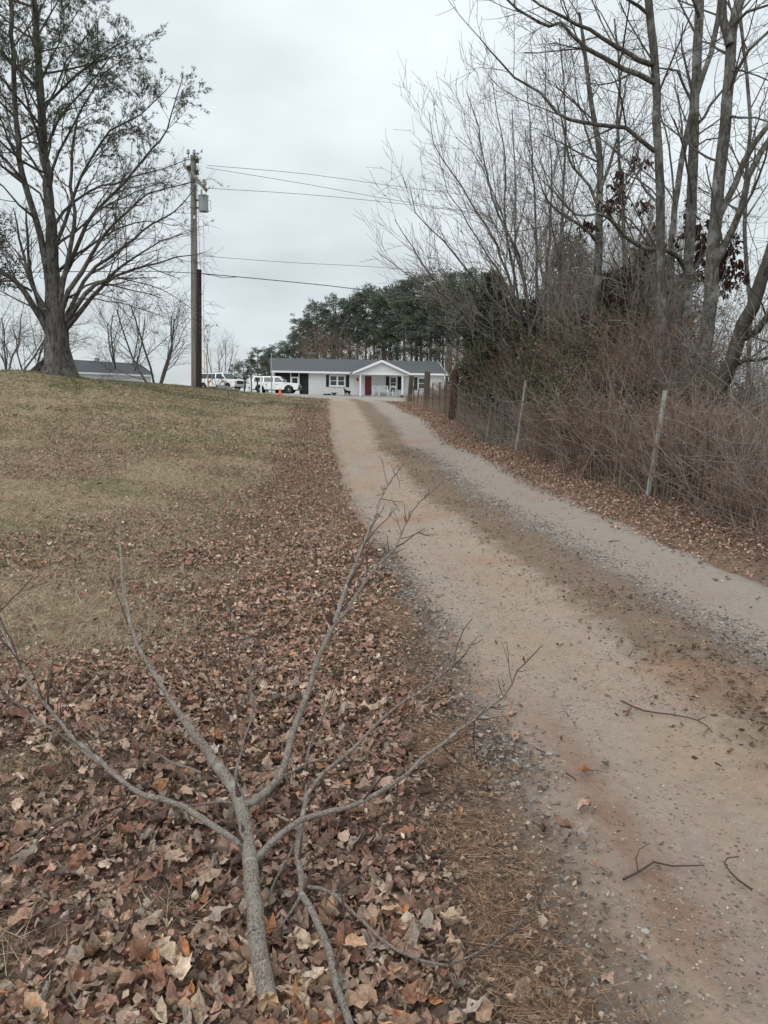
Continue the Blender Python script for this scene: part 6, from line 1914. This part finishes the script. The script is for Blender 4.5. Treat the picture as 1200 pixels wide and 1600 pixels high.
def branch_thing(label, stem, limbs, butt_label=True, kn=8.0, dark=.0048):
    P0, r0 = stem
    loc = Vector(P0[0]); t = thing('fallen_branch', loc, label, 'branch', 'branches lying on the leaves')
    ns = lambda r: 5 if r < .004 else 7 if r < .009 else 14
    tubes('stem', subtract([stem], loc), branch_m, t, ns)
    kb = []
    for P, r in limbs:
        tubes('side_branch', subtract([(P, r)], loc), branch_m if r[0] > dark else twigtip, t, ns)
        knobs(kb, P, r, kn)
    knobs(kb, P0, r0, kn * .6)
    if len(limbs) > 3:
        bc = dict(wander=.12, up=.12, rmin=.0013, dens=2.2, ang=(20, 50), ratio=(.4, .6), lmin=.06, t0=.3, rr=.55, maxc=4)
        for P, r in limbs:
            if r[0] > .004: sprout(kb, P, r, bc, 1, 4.5, .26, .14, .3)
    if kb: tubes('twigs', subtract(kb, loc), twigtip, t, lambda r: 4)['kind'] = 'stuff'
    return t
stem = bl([(419, 1562, .055), (411, 1520, .062), (405, 1480, .07), (399, 1420, .088), (395, 1385, .10), (390, 1335, .12), (383, 1290, .14), (376, 1255, .155), (366, 1232, .17), (335, 1190, .21), (290, 1130, .27), (262, 1088, .32), (240, 1050, .36), (215, 1010, .41), (203, 970, .45), (194, 930, .50), (190, 880, .56), (187, 830, .62), (194, 788, .67)], .0235, .0022)
n_ = len(stem[0]); tt = np.linspace(0, 1, n_); stem = (stem[0], np.interp(tt, [0, .15, .28, .36, .41, .5, .65, .8, 1], [.0240, .0230, .0208, .0170, .0092, .0076, .0060, .0042, .0016]))
limbs = [
    bl([(376, 1260, .155), (392, 1255, .16), (415, 1238, .19), (437, 1215, .21), (447, 1185, .25), (455, 1150, .29), (475, 1100, .35), (487, 1062, .40), (500, 1022, .46), (520, 980, .52), (535, 935, .59), (548, 898, .65), (566, 854, .72), (583, 814, .79), (599, 770, .86), (621, 738, .93), (631, 725, .96)], .0140, .0016),
    bl([(522, 976, .525), (540, 958, .55), (572, 907, .63), (598, 875, .69), (618, 855, .72), (639, 808, .80), (655, 786, .84), (669, 771, .87)], .0075, .0016),
    bl([(566, 856, .72), (592, 822, .78), (607, 808, .81), (618, 793, .84)], .0038, .0014),
    bl([(618, 855, .72), (642, 840, .74), (652, 832, .76), (665, 825, .78)], .0036, .0013),
    bl([(573, 904, .63), (574, 878, .68), (573, 852, .72)], .0034, .0014),
    bl([(599, 772, .86), (600, 758, .88)], .003, .0014),
    bl([(639, 808, .80), (640, 797, .82)], .003, .0014),
    bl([(527, 962, .53), (524, 935, .54), (518, 905, .56), (508, 888, .57)], .0034, .0013),
    bl([(572, 908, .6), (585, 928, .55), (600, 922, .57)], .003, .0013),
    bl([(396, 1348, .115), (380, 1322, .13), (345, 1298, .15), (315, 1278, .16), (290, 1262, .17), (255, 1249, .18), (225, 1243, .18), (205, 1232, .18), (185, 1215, .18), (150, 1185, .18), (122, 1160, .19), (105, 1142, .20), (82, 1112, .22), (55, 1080, .25), (38, 1050, .27), (20, 1018, .31), (0, 980, .35), (-20, 930, .4)], 0.0112, .0042),
    bl([(33, 1045, .28), (18, 1000, .33), (-2, 958, .37), (20, 935, .4), (50, 903, .45)], .0045, .0018),
    bl([(75, 1105, .22), (78, 1060, .26), (82, 1035, .28), (95, 1020, .30)], .004, .0015),
    bl([(205, 1232, .17), (165, 1200, .12), (110, 1160, .1), (60, 1125, .12), (20, 1095, .16), (-10, 1060, .2)], .006, .003),
    bl([(112, 1150, .17), (90, 1125, .13), (130, 1082, .15), (215, 1068, .15)], .0034, .0014),
    bl([(176, 1213, .15), (130, 1215, .06), (105, 1200, .05), (96, 1175, .06)], .0036, .0016),
    bl([(212, 1246, .12), (195, 1262, .07), (150, 1300, .03), (100, 1320, .03), (45, 1322, .03)], .0045, .0018),
    bl([(376, 1256, .15), (345, 1253, .13), (310, 1256, .11), (285, 1258, .10)], .0055, .003),
    bl([(315, 1208, .2), (268, 1190, .15), (215, 1160, .11), (190, 1125, .12), (172, 1095, .14)], .005, .0018),
    bl([(366, 1230, .17), (371, 1195, .16), (380, 1160, .18), (393, 1125, .21), (397, 1100, .23), (391, 1070, .26), (393, 1030, .31)], .0062, .0035),
    bl([(393, 1030, .31), (405, 1000, .34), (425, 980, .36), (450, 955, .38)], .0032, .0014),
    bl([(366, 1180, .18), (372, 1120, .22), (362, 1060, .27), (358, 1010, .33), (360, 950, .38), (352, 920, .4)], .0038, .0014),
    bl([(365, 1150, .18), (345, 1100, .2), (325, 1060, .24), (320, 1000, .3)], .0030, .0013),
    bl([(352, 1205, .16), (355, 1150, .2), (350, 1110, .22)], .0032, .0014),
    bl([(437, 1218, .20), (458, 1205, .17), (480, 1192, .16), (520, 1189, .14)], .0055, .003),
    bl([(478, 1192, .16), (482, 1170, .18), (500, 1130, .2), (518, 1090, .24), (535, 1035, .3)], .005, .0016),
    bl([(393, 1346, .115), (404, 1336, .12), (420, 1318, .12), (440, 1302, .13), (470, 1282, .15), (500, 1272, .165), (545, 1262, .18), (575, 1250, .20), (605, 1232, .22), (637, 1209, .25), (660, 1186, .27), (690, 1163, .30), (742, 1122, .35), (765, 1106, .37), (786, 1090, .39), (800, 1070, .42), (809, 1049, .45), (820, 1035, .47), (830, 1027, .48), (847, 1008, .51)], .0118, .0017),
    bl([(820, 1035, .47), (818, 1025, .49)], .0028, .0014),
    bl([(742, 1122, .35), (738, 1150, .26), (742, 1175, .2), (755, 1195, .14)], .0026, .0013),
    bl([(690, 1163, .30), (705, 1180, .22), (722, 1190, .16)], .0026, .0013),
    bl([(622, 1220, .23), (618, 1260, .16), (615, 1285, .1)], .003, .0014),
    bl([(200, 975, .44), (187, 940, .49), (175, 905, .5), (172, 890, .52)], .003, .0013),
    bl([(194, 905, .53), (215, 905, .53), (230, 898, .55)], .003, .0013),
    bl([(190, 820, .63), (205, 812, .64)], .0025, .0013),
]
mb = branch_thing('largest broken branch in front, grey bark, thick snapped butt towards the camera', stem, limbs)
# splintered butt
bp = stem[0][0]; bd = Vector(stem[0][0] - stem[0][1]).normalized()
M = Matrix.Translation(Vector(bp) - Vector(mb.location)) @ bd.to_track_quat('Z', 'Y').to_matrix().to_4x4()
q = MB(); n = 14
V = [(0, 0, .002)] + [(.0235 * math.cos(i * 6.283 / n), .0235 * math.sin(i * 6.283 / n), random.uniform(-.001, .018)) for i in range(n)] + [(.0236 * math.cos(i * 6.283 / n), .0236 * math.sin(i * 6.283 / n), -.012) for i in range(n)]
q.add([M @ Vector(v) for v in V], [(0, 1 + i, 1 + (i + 1) % n) for i in range(n)] + [(1 + i, 1 + n + i, 1 + n + (i + 1) % n, 1 + (i + 1) % n) for i in range(n)])
q.build('broken_end', cutwood, mb)

stem2 = bl([(550, 1612, .035), (543, 1590, .035), (530, 1545, .04), (522, 1520, .045), (515, 1485, .05), (503, 1460, .055), (493, 1432, .06), (480, 1412, .065), (470, 1398, .07), (468, 1370, .075), (464, 1330, .085), (467, 1300, .10), (474, 1272, .115), (478, 1245, .13), (487, 1232, .14), (505, 1208, .16), (530, 1188, .18), (555, 1168, .20), (580, 1140, .23), (614, 1107, .26), (652, 1084, .29), (680, 1062, .33), (705, 1043, .36), (711, 1022, .39), (713, 1008, .41), (725, 985, .44), (738, 966, .47)], .0105, .0018)
stem2 = (stem2[0], np.interp(np.linspace(0, 1, len(stem2[0])), [0, .3, .5, 1], [.0092, .0102, .0075, .0018]))
limbs2 = [bl([(707, 1042, .36), (725, 1022, .38), (735, 1008, .40), (747, 994, .42)], .003, .0013),
          bl([(705, 1043, .36), (718, 1042, .36)], .0026, .0013),
          bl([(478, 1250, .12), (478, 1225, .13), (492, 1222, .14)], .006, .003),
          bl([(470, 1400, .07), (455, 1422, .055), (440, 1445, .05), (422, 1468, .045)], .005, .0028),
          bl([(462, 1318, .08), (445, 1350, .06), (430, 1375, .05), (418, 1405, .045)], .0052, .0035),
          bl([(480, 1386, .065), (500, 1390, .065), (525, 1400, .065), (545, 1420, .06), (565, 1438, .055), (590, 1462, .05), (620, 1485, .045), (660, 1502, .05), (700, 1510, .055), (740, 1492, .07), (780, 1467, .09), (812, 1445, .11), (832, 1422, .14), (842, 1402, .17), (852, 1384, .2)], .0062, .0022),
          bl([(520, 1398, .065), (560, 1370, .07), (590, 1340, .09), (605, 1318, .11)], .004, .0016),
          bl([(540, 1460, .05), (535, 1400, .09), (530, 1350, .13), (515, 1290, .17)], .0034, .0016),
          bl([(667, 1478, .02), (700, 1462, .03), (740, 1475, .03), (790, 1480, .03), (830, 1492, .025)], .0036, .0015),
          bl([(560, 1300, .05), (575, 1240, .08), (592, 1190, .12), (600, 1160, .15), (612, 1120, .17)], .0028, .0013),
          bl([(430, 1400, .04), (450, 1425, .035), (460, 1470, .035), (466, 1490, .03)], .0036, .002)]
branch_thing('thinner pale banded branch crossing right of the largest broken branch', stem2, limbs2)
t3 = branch_thing('small dark forked stick at the lower left among the leaves', bl([(48, 1600, .02), (60, 1580, .03), (70, 1552, .03), (75, 1535, .03)], .009, .006), [])
t3 = branch_thing('thin crooked twig standing among the leaves in the lower left corner', bl([(135, 1600, .02), (122, 1570, .03), (110, 1545, .04), (108, 1510, .06)], .0045, .003), [])
b4 = branch_thing('thin twig propped up at the left edge of the view', bl([(35, 1330, .02), (80, 1290, .04), (150, 1262, .06), (205, 1240, .08)], .004, .002), [bl([(110, 1278, .05), (75, 1300, .03), (40, 1330, .02)], .003, .0015)])
for i, pts in enumerate([[(590, 1478, .03), (560, 1462, .03), (500, 1380, .04)], [(700, 1395, .02), (660, 1385, .03), (640, 1360, .02)], [(280, 1350, .02), (300, 1300, .06), (308, 1260, .1)], [(650, 1290, .02), (690, 1330, .03), (720, 1345, .02)], [(520, 1270, .02), (560, 1300, .04), (600, 1290, .03)]]):
    pass

# sticks and leaves lying on the driveway
def dstick(pts, r, label, subs=()):
    def pr(px, py, h=.018):
        v = low(px, py, 0.0)
        for _ in range(3):
            z = float(Gd(np.array([v.x]), np.array([v.y]))[0]) + h; v = low(px, py, z)
        return tuple(v)
    P = smooth_line([pr(*p) for p in pts], .05, .002)
    loc = Vector(P[0]); t = thing('stick', loc, label, 'stick', 'sticks on the driveway')
    tubes('stem', subtract([(P, radii(len(P), r, r * .45))], loc), twigtip, t, lambda r: 6)
    for s in subs:
        Q = smooth_line([pr(*p) for p in s], .05, .002); tubes('twig', subtract([(Q, radii(len(Q), r * .6, r * .3))], loc), twigtip, t, lambda r: 5)
dstick([(971, 1095), (1005, 1110), (1050, 1117), (1090, 1125), (1105, 1135), (1113, 1144)], .0046, 'long thin stick lying across the middle of the driveway', [[(1090, 1125), (1105, 1119, .03)], [(1052, 1117), (1056, 1112, .03)], [(1108, 1138), (1100, 1145)]])
dstick([(974, 1374), (995, 1362), (1022, 1348), (1050, 1351), (1082, 1352), (1100, 1352)], .0040, 'forked stick on the near right part of the driveway', [[(997, 1361), (994, 1342, .03), (1000, 1328, .05), (1015, 1317, .06)], [(1022, 1348), (1020, 1344, .03)]])
dstick([(1175, 1390), (1155, 1377), (1140, 1362), (1131, 1350), (1136, 1341), (1155, 1338, .03)], .0036, 'small curved stick at the near right edge of the driveway')
dstick([(952, 846), (968, 845)], .007, 'short straight stick on the far wheel track')
dstick([(838, 1170), (852, 1176)], .004, 'tiny stick left of the fallen yellow brown leaf')
dstick([(764, 1138), (775, 1160), (778, 1185), (790, 1195)], .004, 'thin crooked stick on the gravel edge of the driveway')
dstick([(885, 1208), (900, 1218)], .004, 'tiny stick beside the yellow brown leaf')
dstick([(1118, 1192), (1128, 1197)], .005, 'tiny pale stick right of the middle of the driveway')
ln = 0
for (x, y, s, tcol, ln_) in [(912, 1208, .075, 2, 'yellow brown curled leaf with long stem lying on the driveway'), (1118, 905, .10, 5, 'dark curled leaf alone on the far wheel track'), (978, 1114, .055, 4, 'crumpled brown leaf left of the long stick'),
                             (881, 937, .07, 4, 'small dark leaf on the stony strip'), (615, 876, .08, 4, 'dark leaf on the left wheel track beside the branch tips'), (1008, 903, .055, 0, 'small brownish leaf on the edge of the far wheel track')]:
    v = low(x, y, 0)
    for _ in range(3): v = low(x, y, float(Gd(np.array([v.x]), np.array([v.y]))[0]) + .01)
    vv, ff = leaf_variant(500 + ln, 5, 1.9, 2); ln += 1
    o = link('leaf', mesh_np('leaf', vv, ff, deadleaf, col=np.tile(np.array(tints[tcol]) * .6, (len(vv), 1))), None, (v.x, v.y, v.z + .012), (random.gauss(0, .2), random.gauss(0, .2), random.random() * 6), s)
    tag(o, ln_, 'leaf')
    if 'long stem' in ln_:
        st_ = np.array([(.2, 0, 0.02), (.7, -.1, .02), (1.15, -.12, -.08)]); V, F, _, _ = tube_np([(st_, np.array([.02, .016, .012]))], lambda r: 5)
        link('leaf_stem', mesh_np('leaf_stem', V, F, twigtip), o); o.rotation_euler = (0.1, 0, .1)
